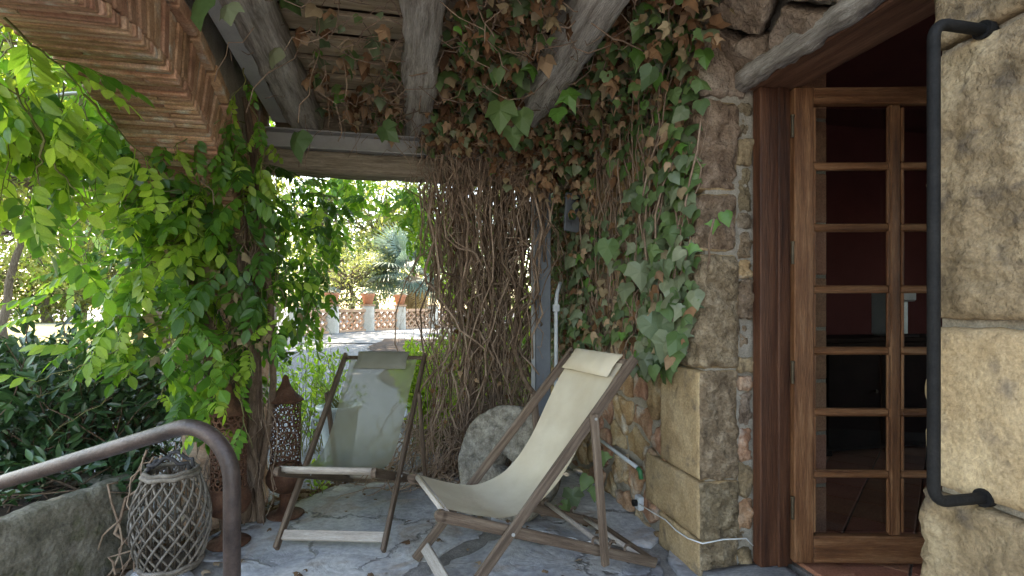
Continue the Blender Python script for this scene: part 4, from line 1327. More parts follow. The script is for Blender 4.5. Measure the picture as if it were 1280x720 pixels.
mb = MB(); mb.tube([Vector((UF - .022, a.y + .25, a.z + .01)), Vector((UF - .022, a.y, a.z)), Vector((UF - .022, b.y + .02, a.z - .01))], .011, 10); mb.build('tube', MT['conduit'], cp, True, True)
mb = MB(); mb.tube([Vector((UF - .022, b.y + .02, a.z - .01)), Vector((UF - .022, b.y - .005, a.z - .02)), Vector((UF - .018, b.y - .012, a.z - .06))], .013, 10); mb.build('green_end', MT['greenplastic'], cp, True, True)
a = PU(717, 266, UF - .10)
wb = thing('slate_plate', (UF - .04, a.y, a.z), 'weathered grey plate hanging on the ivy covered wall', 'plate')
mb = MB(); mb.cbox((-.07, 0, 0), (.13, .02, .27), Euler((0, math.radians(4), .35)).to_matrix(), .003); mb.build('plate', MT['steel'], wb)
mb = MB(); mb.bar((-.05, .0, .1), (.05, 0, .1), .02, .02); mb.build('bracket', MT['iron'], wb)

# ------------------------------------------------------------------ seen dimly through the door glass
sb = thing('sideboard', (3.95, 3.62, .05), 'dark sideboard inside the room behind the glazed door', 'sideboard')
mb = MB(); mb.cbox((0, 0, .46), (1.5, .42, .84), None, .006); mb.build('carcass', MT['darkfurn'], sb)
mb = MB(); mb.cbox((0, -.01, .90), (1.56, .46, .035), None, .006); mb.build('top', MT['darkfurn'], sb)
for k in range(3):
    mb = MB(); mb.cbox((-.5 + .5 * k, -.222, .46), (.47, .02, .76), None, .004); dd = mb.build('cupboard_door', MT['darkfurn'], sb)
    mb = MB(); mb.tube([(-.32 + .5 * k, -.24, .5), (-.32 + .5 * k, -.262, .5)], .014, 10); mb.build('knob', MT['brass'], dd)
for x in (-.7, .7):
    for y in (-.17, .17):
        mb = MB(); mb.cbox((x, y, .02), (.06, .06, .04), None, .004); mb.build('leg', MT['darkfurn'], sb)
ap = thing('coffee_machine', (3.98, 3.55, .9675), 'pale machine standing on the dark sideboard behind the door glass', 'machine')
mb = MB(); mb.cbox((0, .02, .19), (.16, .22, .38), None, .02); mb.build('body', MT['bluepot'], ap)
mb = MB(); mb.cbox((0, -.10, .33), (.15, .12, .09), None, .015); mb.build('spout', MT['steelgrey'], ap)
mb = MB(); mb.cbox((0, -.11, .012), (.15, .14, .024), None, .006); mb.build('drip_tray', MT['iron'], ap)

# ------------------------------------------------------------------ planting: helpers
T_LEAF = [tmpl_leaflet(.42, .05, .1), tmpl_leaflet(.5, .06, .16)]
T_SIMPLE = [tmpl_simple(.42, .1), tmpl_simple(.34, .16)]
T_LAUREL = [tmpl_leaflet(.34, .05, .06), tmpl_leaflet(.30, .06, .14)]
T_IVY = [tmpl_ivy(.16, 1), tmpl_ivy(.40, 2), tmpl_ivy(.28, 3, 1), tmpl_ivy(.45, 4, 2), tmpl_ivy(.22, 5, 2), tmpl_ivy(.5, 6, 1)]
T_CURL = [tmpl_curl(k) for k in range(1, 7)]
T_COMP = [tmpl_compound(5, 1.0, .36, 1), tmpl_compound(4, 1.0, .40, 2), tmpl_compound(6, 1.0, .31, 3), tmpl_compound(5, .9, .37, 4)]
class Leaves:
    def __init__(s): s.d = {}
    def put(s, tm, mat, pos, tip, nrm, sc):
        k = (id(tm[0]), mat.name)
        s.d.setdefault(k, (tm, mat, [], [], [], []))
        e = s.d[k]; e[2].append(tuple(pos)); e[3].append(tuple(tip)); e[4].append(tuple(nrm)); e[5].append(sc)
    def groups(s):
        return [(tm, mat, np.array(p), frame_mats(np.array(t, float), np.array(n, float)), np.array(c)) for tm, mat, p, t, n, c in s.d.values()]
    def count(s): return sum(len(e[2]) for e in s.d.values())
rg = random.Random(21)
def jit(v, k): return Vector(v) + Vector((rg.gauss(0, k), rg.gauss(0, k), rg.gauss(0, k)))

# ------------------------------------------------------------------ ivy on the wall and under the roof
ivy = thing('ivy', (UF - .05, 3.2, 0), 'old ivy with green and withered leaves over the wall and porch ceiling', 'ivy')
lv = Leaves()
wpoly = [(690, -40), (905, -40), (890, 60), (880, 120), (868, 200), (884, 250), (880, 320), (868, 400), (852, 445), (822, 470), (792, 458), (772, 425), (742, 430), (716, 448), (692, 456), (676, 400), (672, 225)]
def ivy_leaf(p, tip, nrm, kind, sz):
    if kind == 'dead': lv.put(rg.choice(T_CURL), LF['ivydead'], p, tip, nrm, sz * .9)
    elif kind == 'tan': lv.put(rg.choice(T_CURL + T_IVY), LF['ivytan'], p, tip, nrm, sz * .9)
    elif kind == 'grey': lv.put(rg.choice(T_IVY), LF['ivygrey'], p, tip, nrm, sz)
    elif kind == 'bright': lv.put(rg.choice(T_IVY), LF['ivybright'], p, tip, nrm, sz)
    else: lv.put(rg.choice(T_IVY), LF['ivy'], p, tip, nrm, sz)
def pick(w):
    r = rg.random() * sum(w.values())
    for k, x in w.items():
        r -= x
        if r <= 0: return k
    return k
cnt = 0; tries = 0
while cnt < 2350 and tries < 60000:
    tries += 1
    v = rg.uniform(2.05, 4.5); z = rg.uniform(.55, 2.62)
    off = abs(rg.gauss(0, .055)) + .02
    p = Vector((UF - off, v, z)); x, y, Y = pix(p)
    if not inside(wpoly, x, y): continue
    nz_ = fbm((v * 3.1, z * 3.1, 5), 3)
    bare = (730 < x < 800 and 180 < y < 440)
    if rg.random() > (.9 if not bare else .42) + nz_ * .5: continue
    edge = x > 775
    if y < 230 and edge: w = dict(green=5, bright=1.2, dead=2.6, tan=.6, grey=1.2)
    elif edge: w = dict(green=3.5, grey=4.2, bright=.5, dead=1.2, tan=.4)
    elif y > 250: w = dict(green=2, grey=3.2, dead=2.6, tan=1.6, bright=.3)
    else: w = dict(dead=5, tan=1.6, green=1.3, grey=1.0)
    k = pick(w)
    sz = rg.uniform(.03, .085) if k in ('dead', 'tan') else rg.uniform(.035, .10)
    if edge and y > 300 and k in ('grey', 'green'): sz *= rg.uniform(.9, 1.4)
    ivy_leaf(p, jit((-.25, rg.uniform(-.6, .6), -1), .3), jit((-1, -.45, .35), .4), k, sz)
    cnt += 1
# under the ceiling, thinning out towards the garden
cnt = 0; tries = 0
while cnt < 2300 and tries < 80000:
    tries += 1
    u = rg.uniform(-.55, 1.32); v = rg.uniform(1.75, 3.62)
    top = 2.52 + rz(v)
    dens = .10 + .9 * sstep(-.1, .75, u) + .55 * sstep(2.9, 3.5, v) * sstep(-.5, .0, u)
    dens *= max(0, .85 + .75 * fbm((u * 3.2, v * 3.2, 2), 3))
    if rg.random() > dens: continue
    hang = abs(rg.gauss(0, .07)) * (1 + 1.2 * sstep(.3, 1.2, u)) + .01
    z = top - hang
    p = Vector((u, v, z))
    if any(abs(u - ur) < .105 for ur in (-.60, .10, .80)) and z > 2.31 + rz(v): continue
    if abs(u - .80) < .15 and v < 3.1 and rg.random() < .88: continue
    if abs(u - .10) < .13 and v < 3.2 and rg.random() < .7: continue
    k = pick(dict(dead=6.0, tan=1.5, green=1.5 + .8 * (u > .9), grey=1.3, bright=.15))
    ivy_leaf(p, jit((rg.uniform(-.6, .6), -.3, -1), .45), jit((0, -1, .2), .55), k, rg.uniform(.03, .10))
    cnt += 1
# mass where ceiling, beam and wall meet
for _ in range(850):
    u = rg.uniform(.15, 1.3) ** 1.0; v = rg.uniform(3.25, 3.56); z = 2.42 - abs(rg.gauss(0, .22)) * (.35 + .65 * sstep(.2, 1.1, u))
    if z < 1.85: continue
    k = pick(dict(dead=6, tan=1.3, green=1.2, grey=1.1))
    ivy_leaf((u, v - abs(rg.gauss(0, .05)), z), jit((0, -.4, -1), .45), jit((0, -1, .3), .5), k, rg.uniform(.045, .08))
# single leaves that stand out
for x, y, Y, k, sz in ((372, 166, 2.6, 'green', .15), (626, 128, 2.7, 'green', .17), (650, 138, 2.75, 'green', .14), (708, 112, 2.7, 'bright', .13), (697, 136, 2.72, 'bright', .10),
                       (478, 158, 2.9, 'green', .13), (250, -2, 1.7, 'green', .12), (285, 6, 1.75, 'grey', .09), (470, 45, 2.6, 'grey', .13), (548, 92, 2.8, 'green', .10),
                       (410, 18, 2.4, 'grey', .12), (345, 60, 2.4, 'grey', .10), (640, 160, 2.8, 'green', .12), (560, 60, 2.7, 'dead', .14), (715, 20, 2.3, 'dead', .12), (680, 70, 2.5, 'dead', .13),
                       (800, 60, 2.4, 'bright', .11), (830, 45, 2.4, 'green', .14), (838, 100, 2.5, 'green', .13), (810, 395, 2.45, 'grey', .15), (838, 420, 2.4, 'grey', .15), (842, 350, 2.4, 'grey', .14), (800, 330, 2.6, 'grey', .14), (760, 300, 2.7, 'green', .13),
                       (905, 265, 2.2, 'bright', .07), (893, 275, 2.22, 'bright', .06), (735, 595, 2.75, 'green', .09), (755, 565, 2.7, 'green', .08), (745, 610, 2.7, 'green', .08), (715, 612, 2.9, 'grey', .12), (708, 625, 2.9, 'green', .11)):
    ivy_leaf(C(x, y, Y), jit((0, -.2, -1), .25), jit((-.3, -1, .3), .2), k, sz)
st = MB()
for k in range(170):
    v = rg.uniform(2.2, 4.0); z0 = rg.uniform(.5, 2.0); L = rg.uniform(.4, 1.3)
    a = Vector((UF - rg.uniform(.012, .05), v, z0)); b = a + Vector((rg.uniform(-.05, .01), rg.uniform(-.45, .35), L))
    if b.z > 2.6: b.z = 2.6
    if pix(a)[1] > 470 and v < 3.3: a.z += .35
    mid = pix((a + b) / 2)
    if mid[0] > 868 or pix(a)[0] > 868: continue
    st.tube(wander(a, b, 9, .09), rg.uniform(.002, .006), 4, False)
for k in range(260):
    u = rg.uniform(-.1, 1.3); v = rg.uniform(1.8, 3.6); a = Vector((u, v, 2.53 + rz(v) - rg.uniform(0, .1)))
    b = a + Vector((rg.uniform(-.5, .4), rg.uniform(-.4, .4), rg.uniform(-.15, .05)))
    st.tube(wander(a, b, 8, .12, sag=rg.uniform(0, .12)), rg.uniform(.0015, .004), 4, False)
for k in range(40):
    a = Vector((rg.uniform(-.75, .1), rg.uniform(2.3, 3.5), 2.5)); b = a + Vector((rg.uniform(-.3, .3), rg.uniform(-.2, .2), -rg.uniform(.05, .45)))
    st.tube(wander(a, b, 8, .1), rg.uniform(.0015, .003), 4, False)
o = st.build('ivy_stem', MT['twig'], ivy, True, True); tag(o, kind='stuff')
foliage(ivy, lv.groups(), 300)

# ------------------------------------------------------------------ curtain of dry vine stems
dry = thing('dry_vine', (.62, 3.95, -.08), 'curtain of dry bare vine stems hanging from the cross beam to the ground', 'dry vine')
st = MB()
for k in range(520):
    u0 = .16 + .9 * rg.random() ** .8
    v0 = 3.84 + rg.uniform(-.03, .32)
    top = Vector((u0, v0 if rg.random() < .75 else rg.uniform(3.42, 3.52), rg.uniform(2.05, 2.45)))
    ub = .66 + rg.gauss(0, .16) + (u0 - .6) * .45
    if rg.random() < .25: ub -= rg.uniform(.1, .45)
    L = 1.0 if rg.random() < .62 else rg.uniform(.25, .8)
    bot = Vector((ub, 3.72 + rg.uniform(0, .35), -.06))
    b = top.lerp(bot, L)
    pts = wander(top, b, 18, rg.uniform(.10, .42), freq=rg.uniform(2, 5))
    r0 = .0011 + .0085 * rg.random() ** 3.2
    st.tube(pts, [r0 * (1.15 - .5 * i / 17) for i in range(18)], 4 if r0 < .004 else 6, False, mi=1 if rg.random() < .35 else 0)
    if rg.random() < .45:
        j = rg.randrange(4, 14); e_ = pts[j] + Vector((rg.uniform(-.22, .22), rg.uniform(-.1, .1), -rg.uniform(.05, .35)))
        st.tube(wander(pts[j], e_, 7, .08), [r0 * .6 * (1 - .6 * i / 6) for i in range(7)], 4, False)
for k in range(240):                       # tangled heap at the foot
    a = Vector((rg.gauss(.42, .22), rg.uniform(3.5, 3.95), rg.uniform(0, .55)))
    b = a + Vector((rg.uniform(-.45, .2), rg.uniform(-.3, .15), -a.z * rg.uniform(.5, 1.0) - .02))
    st.tube(wander(a, b, 9, .12), rg.uniform(.0018, .0045), 4, False)
for k in range(160):                       # matted tuft where they leave the roof
    a = Vector((rg.uniform(.1, .95), rg.uniform(3.3, 3.52), rg.uniform(2.1, 2.46))); b = a + Vector((rg.uniform(-.25, .25), rg.uniform(-.1, .1), -rg.uniform(.1, .5)))
    st.tube(wander(a, b, 9, .12), rg.uniform(.0013, .003), 4, False)
o = st.build('twigs', [MT['twig'], MT['vinewood']], dry, True, True); tag(o, kind='stuff')
for k, (path, r) in enumerate((([(652, 215, 3.85), (657, 300, 3.8), (648, 380, 3.78), (641, 430, 3.75), (655, 475, 3.6), (668, 492, 3.5)], .017),
                ([(610, 190, 3.9), (606, 300, 3.9), (614, 380, 3.9), (618, 470, 3.9), (612, 560, 3.8)], .020), ([(585, 200, 3.95), (597, 330, 3.95), (600, 430, 3.95), (585, 560, 3.85)], .015),
                ([(640, 220, 4.0), (625, 330, 4.0), (622, 440, 3.95), (630, 550, 3.9)], .018), ([(560, 220, 4.0), (575, 320, 4.0), (590, 420, 4.0), (560, 575, 3.8)], .010))):
    P = [C(*q) for q in path]; pts = []
    for i in range(len(P) - 1):
        for j in range(6): pts.append(P[i].lerp(P[i + 1], j / 6) + Vector((.012 * fbm((i + j / 6, k, 1), 2), .012 * fbm((i + j / 6, k, 5), 2), 0)))
    pts.append(P[-1])
    mb = MB(); mb.tube(pts, [r * (1 + .2 * fbm((i * .3, k, 2), 2)) for i in range(len(pts))], 8); mb.build('stem', MT['vinewood'], dry, True, True)
dl = Leaves()
for k in range(140):
    u = rg.uniform(.2, 1.0); p = Vector((u, 3.8 + rg.uniform(-.1, .1), rg.uniform(.3, 2.1)))
    dl.put(rg.choice(T_CURL), LF['ivydead'], p, jit((0, 0, -1), .5), jit((0, -1, 0), .5), rg.uniform(.03, .055))
foliage(dry, dl.groups(), 0)

# ------------------------------------------------------------------ leafy climber on the garden pier and arch
clim = thing('climbing_vine', (-.86, 3.2, 0), 'lush green climber hanging over the brick arch and garden pier', 'climber')
lw = Leaves(); cs = MB()
CLEAR = [(330, 455, 392, 660), (425, 350, 545, 436), (430, 275, 498, 436), (395, 436, 560, 720), (-50, 505, 205, 720), (150, 560, 270, 720), (255, 600, 330, 720)]
THIN = [(-50, 370, 205, 505, .35), (-50, 225, 165, 370, .22), (205, 480, 335, 600, .7)]
def shoot(a, b, mats, L, every=.075, amp=.08, droop=.0, n=14, r=.0028):
    pts = wander(a, b, n, amp, sag=-droop)
    cs.tube(pts, [r * (1.1 - .7 * i / (n - 1)) for i in range(n)], 4, False)
    acc = 0; sgn = 1
    for i in range(1, n):
        seg = pts[i] - pts[i - 1]; d = seg.length; acc += d
        while acc > every:
            acc -= every; sgn = -sgn
            t = seg.normalized() if d > 1e-6 else Vector((0, 0, -1))
            side = t.cross(Vector((rg.gauss(0, 1), rg.gauss(0, 1), rg.gauss(0, .6))))
            if side.length < .01: continue
            side.normalize()
            tip = side * .8 + t * .5 + Vector((0, 0, -.15)); nrm = jit((0, -.35, 1), .35)
            ee = pts[i] + tip.normalized() * L * .9; ee.z -= L * .3
            skip = False
            for q_ in (pts[i], (pts[i] + ee) / 2, ee):
                x_, y_, Y_ = pix(q_)
                if any(c[0] < x_ < c[2] and c[1] < y_ < c[3] for c in CLEAR): skip = True
            for c in THIN:
                if c[0] < x_ < c[2] and c[1] < y_ < c[3] and rg.random() > c[4]: skip = True
            if skip: continue
            m = pick(mats)
            lw.put(rg.choice(T_COMP), LF[m], pts[i], tip, nrm, L * rg.uniform(.65, 1.15))
def edge_y(px): return 18 + px * .78
# R1: over the arch mouth, near the lens
BR_ = dict(wistbacklit=3, wist=3)
for k in range(58):
    x = rg.uniform(-80, 215); y = edge_y(x) + rg.uniform(8, 45)
    a = PU(x, y, -1.30 - rg.uniform(0, .25))
    b = a + Vector((rg.uniform(-.25, .1), rg.uniform(-.25, .25), -rg.uniform(.2, .75 if x < 90 else .45)))
    shoot(a, b, BR_ if x < 120 else dict(wist=3, wistbacklit=1.6, wistdark=.5), rg.uniform(.19, .26), .085, .1)
for path in ([(5, 22, 1.5), (105, 118, 1.75), (185, 200, 2.1)], [(-20, 60, 1.5), (40, 150, 1.6), (60, 260, 1.7)], [(20, 110, 1.6), (60, 190, 1.75), (110, 260, 1.9)]):
    P = [C(*q) for q in path]
    for i in range(len(P) - 1): shoot(P[i], P[i + 1], BR_, .22, .07, .04, r=.004)
# R2/R3: pier, front and garden side
for k in range(62):
    a = Vector((rg.uniform(-1.25, -.72), rg.uniform(2.92, 3.25), rg.uniform(.95, 2.25)))
    out = Vector((rg.uniform(-.55, .12), -rg.uniform(.0, .4), -rg.uniform(.1, .55)))
    left = out.x < -.2
    shoot(a, a + out, dict(wistbacklit=2.6, wist=3, wistdark=.4) if left else dict(wist=3, wistdark=1.9, wistbacklit=.6), rg.uniform(.18, .25), .075, .08, droop=rg.uniform(0, .06))
for path in ([(300, 330, 2.9), (200, 400, 2.6), (110, 455, 2.35), (35, 478, 2.25)], [(290, 300, 2.8), (205, 320, 2.6), (160, 350, 2.5)], [(300, 400, 2.8), (230, 450, 2.5), (190, 510, 2.4)], [(320, 420, 2.8), (270, 480, 2.5), (250, 545, 2.3)], [(310, 440, 2.8), (300, 500, 2.5), (315, 560, 2.4)], [(280, 260, 2.8), (220, 250, 2.5), (170, 270, 2.4)]):
    P = [C(*q) for q in path]
    for i in range(len(P) - 1): shoot(P[i], P[i + 1], dict(wistbacklit=3.5, wist=1.4), .19, .06, .03, r=.003)
for path in ([(305, 85, 2.5), (290, 130, 2.5), (280, 185, 2.5)], [(312, 130, 2.6), (330, 190, 2.65), (325, 240, 2.7)], [(275, 150, 2.45), (235, 170, 2.4), (215, 195, 2.35)], [(300, 180, 2.6), (262, 215, 2.5), (240, 260, 2.45)]):
    P = [C(*q) for q in path]
    for i in range(len(P) - 1): shoot(P[i], P[i + 1], dict(wistbacklit=2.5, wist=2.5), .16, .06, .03, r=.003)
# garden side of the pier, filling the left opening
for k in range(46):
    a = C(rg.uniform(60, 290), rg.uniform(150, 330), rg.uniform(3.0, 3.8)); b = a + Vector((rg.uniform(-.35, .2), rg.uniform(-.2, .3), -rg.uniform(.15, .6)))
    shoot(a, b, dict(wist=3, wistbacklit=1.6, wistdark=1), rg.uniform(.17, .24), .08, .1)
# R4: right of the pier, under the beam
for k in range(58):
    x = rg.uniform(300, 432); y = rg.uniform(205, 430)
    if x > 400 and y > 330: continue
    a = C(x, y, rg.uniform(3.15, 3.9)); b = a + Vector((rg.uniform(-.12, .22), rg.uniform(-.15, .15), -rg.uniform(.1, .4)))
    shoot(a, b, dict(wist=3, wistdark=2.4, wistbacklit=.25), rg.uniform(.15, .22), .075, .06)
# R5: behind the beam, and R6 behind the dry curtain
for k in range(54):
    x = rg.uniform(395, 565); y = rg.uniform(200, 262) if x < 480 else rg.uniform(200, 300)
    a = C(x, y, rg.uniform(4.2, 5.2)); b = a + Vector((rg.uniform(-.25, .25), rg.uniform(-.2, .2), -rg.uniform(.05, .3)))
    shoot(a, b, dict(wist=3, wistbacklit=1.4, wistdark=.3), rg.uniform(.17, .23), .08, .06)
for k in range(70):
    x = rg.uniform(545, 690); y = rg.uniform(205, 440)
    a = C(x, y, rg.uniform(4.7, 5.6)); b = a + Vector((rg.uniform(-.25, .25), 0, -rg.uniform(.1, .4)))
    shoot(a, b, dict(wist=2, wistbacklit=2.5), rg.uniform(.17, .23), .085, .06)
o = cs.build('shoots', MT['greenstem'], clim, True, True); tag(o, kind='stuff')
# woody trunks twisting up the pier
for k in range(9):
    ph = rg.uniform(0, 6.28); r = rg.uniform(.012, .034); pts = []
    u0 = -.86 + rg.uniform(-.16, .10); v0_ = 3.15 + rg.uniform(-.05, .08); tw = rg.uniform(.5, 1.6)
    for i in range(26):
        t = i / 25
        pts.append(Vector((u0 + .07 * math.sin(ph + t * 6 * tw) + .02 * fbm((t * 5, k, 0), 2), v0_ + .05 * math.cos(ph + t * 6 * tw) + .1 * (1 - t) * 0, -.1 + 2.45 * t)))
    mb = MB(); mb.tube(pts, [r * (1.25 - .5 * i / 25 + .15 * fbm((i * .4, k, 3), 2)) for i in range(26)], 8); mb.build('trunk', MT['vinewood'], clim, True, True)
st = MB()
for k in range(150):
    a = Vector((-.86 + rg.uniform(-.3, .16), 3.12 + rg.uniform(-.1, .12), rg.uniform(.3, 2.3))); b = a + Vector((rg.uniform(-.12, .12), rg.uniform(-.08, .05), -rg.uniform(.15, .6)))
    st.tube(wander(a, b, 9, .09), rg.uniform(.0015, .0035), 4, False)
for k in range(60):
    a = C(rg.uniform(100, 250), rg.uniform(130, 230), rg.uniform(2.5, 3.3)); b = a + Vector((rg.uniform(-.3, .3), rg.uniform(-.2, .2), -rg.uniform(.05, .4)))
    st.tube(wander(a, b, 9, .12), rg.uniform(.0015, .003), 4, False)
o = st.build('dry_twigs', MT['twig'], clim, True, True); tag(o, kind='stuff')
for k in range(60):
    p = Vector((-.95 + rg.gauss(0, .16), 3.0 + rg.uniform(-.1, .1), rg.uniform(.95, 1.5)))
    lw.put(rg.choice(T_CURL), LF['ivytan'], p, jit((0, 0, -1), .5), jit((0, -1, 0), .5), rg.uniform(.04, .07))
foliage(clim, lw.groups(), 300)
pa_, pb_ = PU(58, 122, -1.45), PU(108, 116, -1.34)
o = MB(); o.tube([pa_, pa_.lerp(pb_, .5) + Vector((0, 0, .006)), pb_, pb_ + Vector((.08, .05, .05))], .008, 8)
tag(o.build('white_hose', MT['plastic'], None, True), 'thin white pipe poking out among leaves under the brick arch', 'pipe')

# bare pale roots between trough and willow lantern
rt = MB()
for k in range(9):
    a = C(rg.uniform(178, 205), rg.uniform(560, 590), rg.uniform(2.5, 2.7)); b = G(rg.uniform(125, 170), rg.uniform(700, 730), -.05)
    rt.tube(wander(a, b, 12, .14), rg.uniform(.003, .008), 5, False)
p = G(178, 640, -.05)
o = rt.build('bare_creeper', MT['twig'], None, True); tag(o, 'bare pale creeper stems between the stone trough and the willow basket', 'creeper')

# ------------------------------------------------------------------ shrubs
def bush(name, label, cat, base, centre, radii, nst, nl, tms, mats, size, parts=0, stem=.005, stem_mat='vinewood', spread=.25, upw=.3, group=None, shell=.35):
    t = thing(name, base, label, cat, group)
    L = Leaves(); sm = MB()
    for k in range(nst):
        d = Vector((rg.gauss(0, 1), rg.gauss(0, 1), rg.gauss(0, .8) + .25)); d.normalize()
        rr = rg.uniform(shell, 1) ** .5
        e = Vector(centre) + Vector((d.x * radii[0], d.y * radii[1], d.z * radii[2])) * rr
        b = Vector(base) + Vector((rg.gauss(0, spread * radii[0]), rg.gauss(0, spread * radii[1]), 0))
        pts = wander(b, e, 9, .12 * radii[2])
        sm.tube(pts, [stem * (1.2 - i / 9) for i in range(9)], 4, False)
        for q in range(nl):
            tt = 1 - abs(rg.gauss(0, .28)); tt = max(.3, tt)
            i = min(7, int(tt * 8)); p = pts[i].lerp(pts[i + 1], tt * 8 - i)
            ax = (pts[i + 1] - pts[i]).normalized()
            o_ = jit((0, 0, upw), .7) + ax * .6
            p = p + jit((0, 0, 0), size * .35)
            L.put(rg.choice(tms), LF[pick(mats)], p, o_, jit((0, -.3, 1), .45), size * rg.uniform(.6, 1.15))
    o = sm.build('stems', MT[stem_mat], t, True, True); tag(o, kind='stuff')
    foliage(t, L.groups(), parts)
    return t
tc_ = C(70, 560, 2.85)
bush('laurel_shrub', 'dark glossy evergreen shrub growing in the stone trough', 'shrub', Vector((tc_.x, tc_.y, .28)), C(75, 505, 2.95), (.80, .66, .54), 190, 25, T_LAUREL, dict(laurel=1), .095, 300, .006, spread=.3)
lc = C(55, 610, 2.55)
bush('trailing_evergreen', 'low dark evergreen sprigs spilling over the trough rim', 'shrub', Vector((lc.x, lc.y, .29)), C(50, 600, 2.55), (.55, .5, .17), 50, 16, T_LAUREL, dict(laurel=1), .08, 60, .004)
lc = C(185, 520, 3.6)
bush('leafy_undergrowth', 'dark leafy undergrowth behind the willow basket', 'shrub', Vector((lc.x, lc.y, gh(lc))), C(190, 520, 3.6), (.5, .45, .32), 44, 18, T_LAUREL, dict(laurel=3, wistdark=1), .075, 60, .004)
for nm, lab, x, y, Y, rad, ns, nl, mats, sz in (
        ('golden_shrub', 'bright yellow green shrub behind the sheer deck chair', 538, 468, 4.7, (.34, .36, .40), 110, 26, dict(shrub=1), .065),
        ('lime_shrub', 'lime green shrub growing behind the dry vine stems', 625, 440, 5.6, (.75, .5, .72), 150, 26, dict(shrub=2, fine=2), .065),
        ('young_shrub', 'airy young shrub with small leaves beside the pale blue pot', 385, 468, 4.7, (.36, .35, .40), 44, 17, dict(fine=2, shrub=1), .062),
        ('low_plant', 'small bright plant at the terrace edge beside the rusty lantern', 400, 590, 3.45, (.14, .14, .12), 12, 9, dict(fine=2, shrub=1), .055)):
    c_ = C(x, y, Y); b = Vector((c_.x, c_.y, gh(c_)))
    bush(nm, lab, 'shrub', b, c_, rad, ns, nl, T_LEAF, mats, sz, 60 if Y < 5.2 else 0, .004, 'greenstem')
# pale blue pot with a thin shrub
pc = C(424, 545, 4.15); pz = gh(pc)
pot = thing('blue_pot', (pc.x, pc.y, pz), 'pale blue glazed pot standing behind the sheer deck chair', 'plant pot')
mb = MB(); mb.lathe([(.001, 0), (.085, 0), (.10, .02), (.125, .25), (.150, .47), (.175, .49), (.178, .515), (.160, .52), (.15, .50), (.14, .47), (.001, .46)], 32); mb.build('body', MT['bluepot'], pot, True)
mb = MB(); mb.lathe([(.001, .461), (.139, .471), (.001, .485)], 20); mb.build('soil', MT['soil'], pot, True)
for s in (-1,):
    mb = MB(); mb.tube([(s * .15, -.02, .40), (s * .20, -.02, .42), (s * .205, -.02, .36), (s * .14, -.02, .33)], .013, 8); mb.build('handle', MT['bluepot'], pot, True)
bush('potted_shrub', 'thin leafy shrub growing out of the pale blue pot', 'shrub', Vector((pc.x, pc.y, pz + .47)), Vector((pc.x, pc.y, pz + .72)), (.30, .28, .24), 22, 9, T_SIMPLE, dict(fine=1), .05, 40, .0035, 'greenstem', .12)

# leaf litter along the terrace edge
lt = Leaves()
for k in range(1500):
    i = 1; p = FB[i].lerp(FB[i + 1], rg.random())
    q = p + Vector((-abs(rg.gauss(0, .13)) + .03, abs(rg.gauss(0, .13)) - .03, 0))
    on = inside(floor_b, q.x, q.y)
    q.z = (.004 if on else -.075) + rg.uniform(0, .02)
    if on and rg.random() < .6: continue
    lt.put(rg.choice(T_CURL + T_SIMPLE), LF['litter'], q, jit((rg.gauss(0, 1), rg.gauss(0, 1), 0), .1), jit((0, 0, 1), .4), rg.uniform(.025, .06))
for k in range(900):
    q = Vector((rg.uniform(-.5, 1.2), rg.uniform(3.55, 4.1), -.06 + rg.uniform(0, .04)))
    lt.put(rg.choice(T_CURL + T_SIMPLE), LF['litter'], q, jit((rg.gauss(0, 1), rg.gauss(0, 1), 0), .1), jit((0, 0, 1), .4), rg.uniform(.03, .06))
for k in range(70):
    q = Vector((rg.uniform(-1.1, 1.2), rg.uniform(2.0, 3.6), .012))
    if q.x < -1.1 + (q.y - 2.7) * .7: continue
    lt.put(rg.choice(T_CURL + T_SIMPLE), LF['litter'], q, jit((rg.gauss(0, 1), rg.gauss(0, 1), 0), .05), jit((0, 0, 1), .25), rg.uniform(.02, .05))
o = link('leaf_litter', scatter_mesh('leaf_litter', lt.groups())); tag(o, 'dry brown leaf litter along the terrace edge', 'leaf litter', kind='stuff')
# bark chips on the planting bed
ch = MB(); ch.box((0, 0, 0), (1, .55, .22)); tmc = (np.array(ch.v), ch.f)
pos = []; 
for k in range(5000):
    Y = rg.uniform(4.7, 11.1); x = -1.05 + rg.uniform(0, 2.7) - (Y - 6) * .33
    p = W(x, Y); p.z = gh(p) + .04 + rg.uniform(0, .015); pos.append(tuple(p))
pos = np.array(pos); R = frame_mats(RNG.normal(size=(5000, 3)) * np.array([1, 1, .2]), np.tile(np.array([[.05, .1, 1.]]), (5000, 1)) + RNG.normal(size=(5000, 3)) * .3)
o = link('bark_mulch', scatter_mesh('bark_mulch', [(tmc, MT['mulch'], pos, R, RNG.uniform(.03, .075, 5000))])); tag(o, 'reddish bark mulch on the planting bed', 'mulch', kind='stuff')

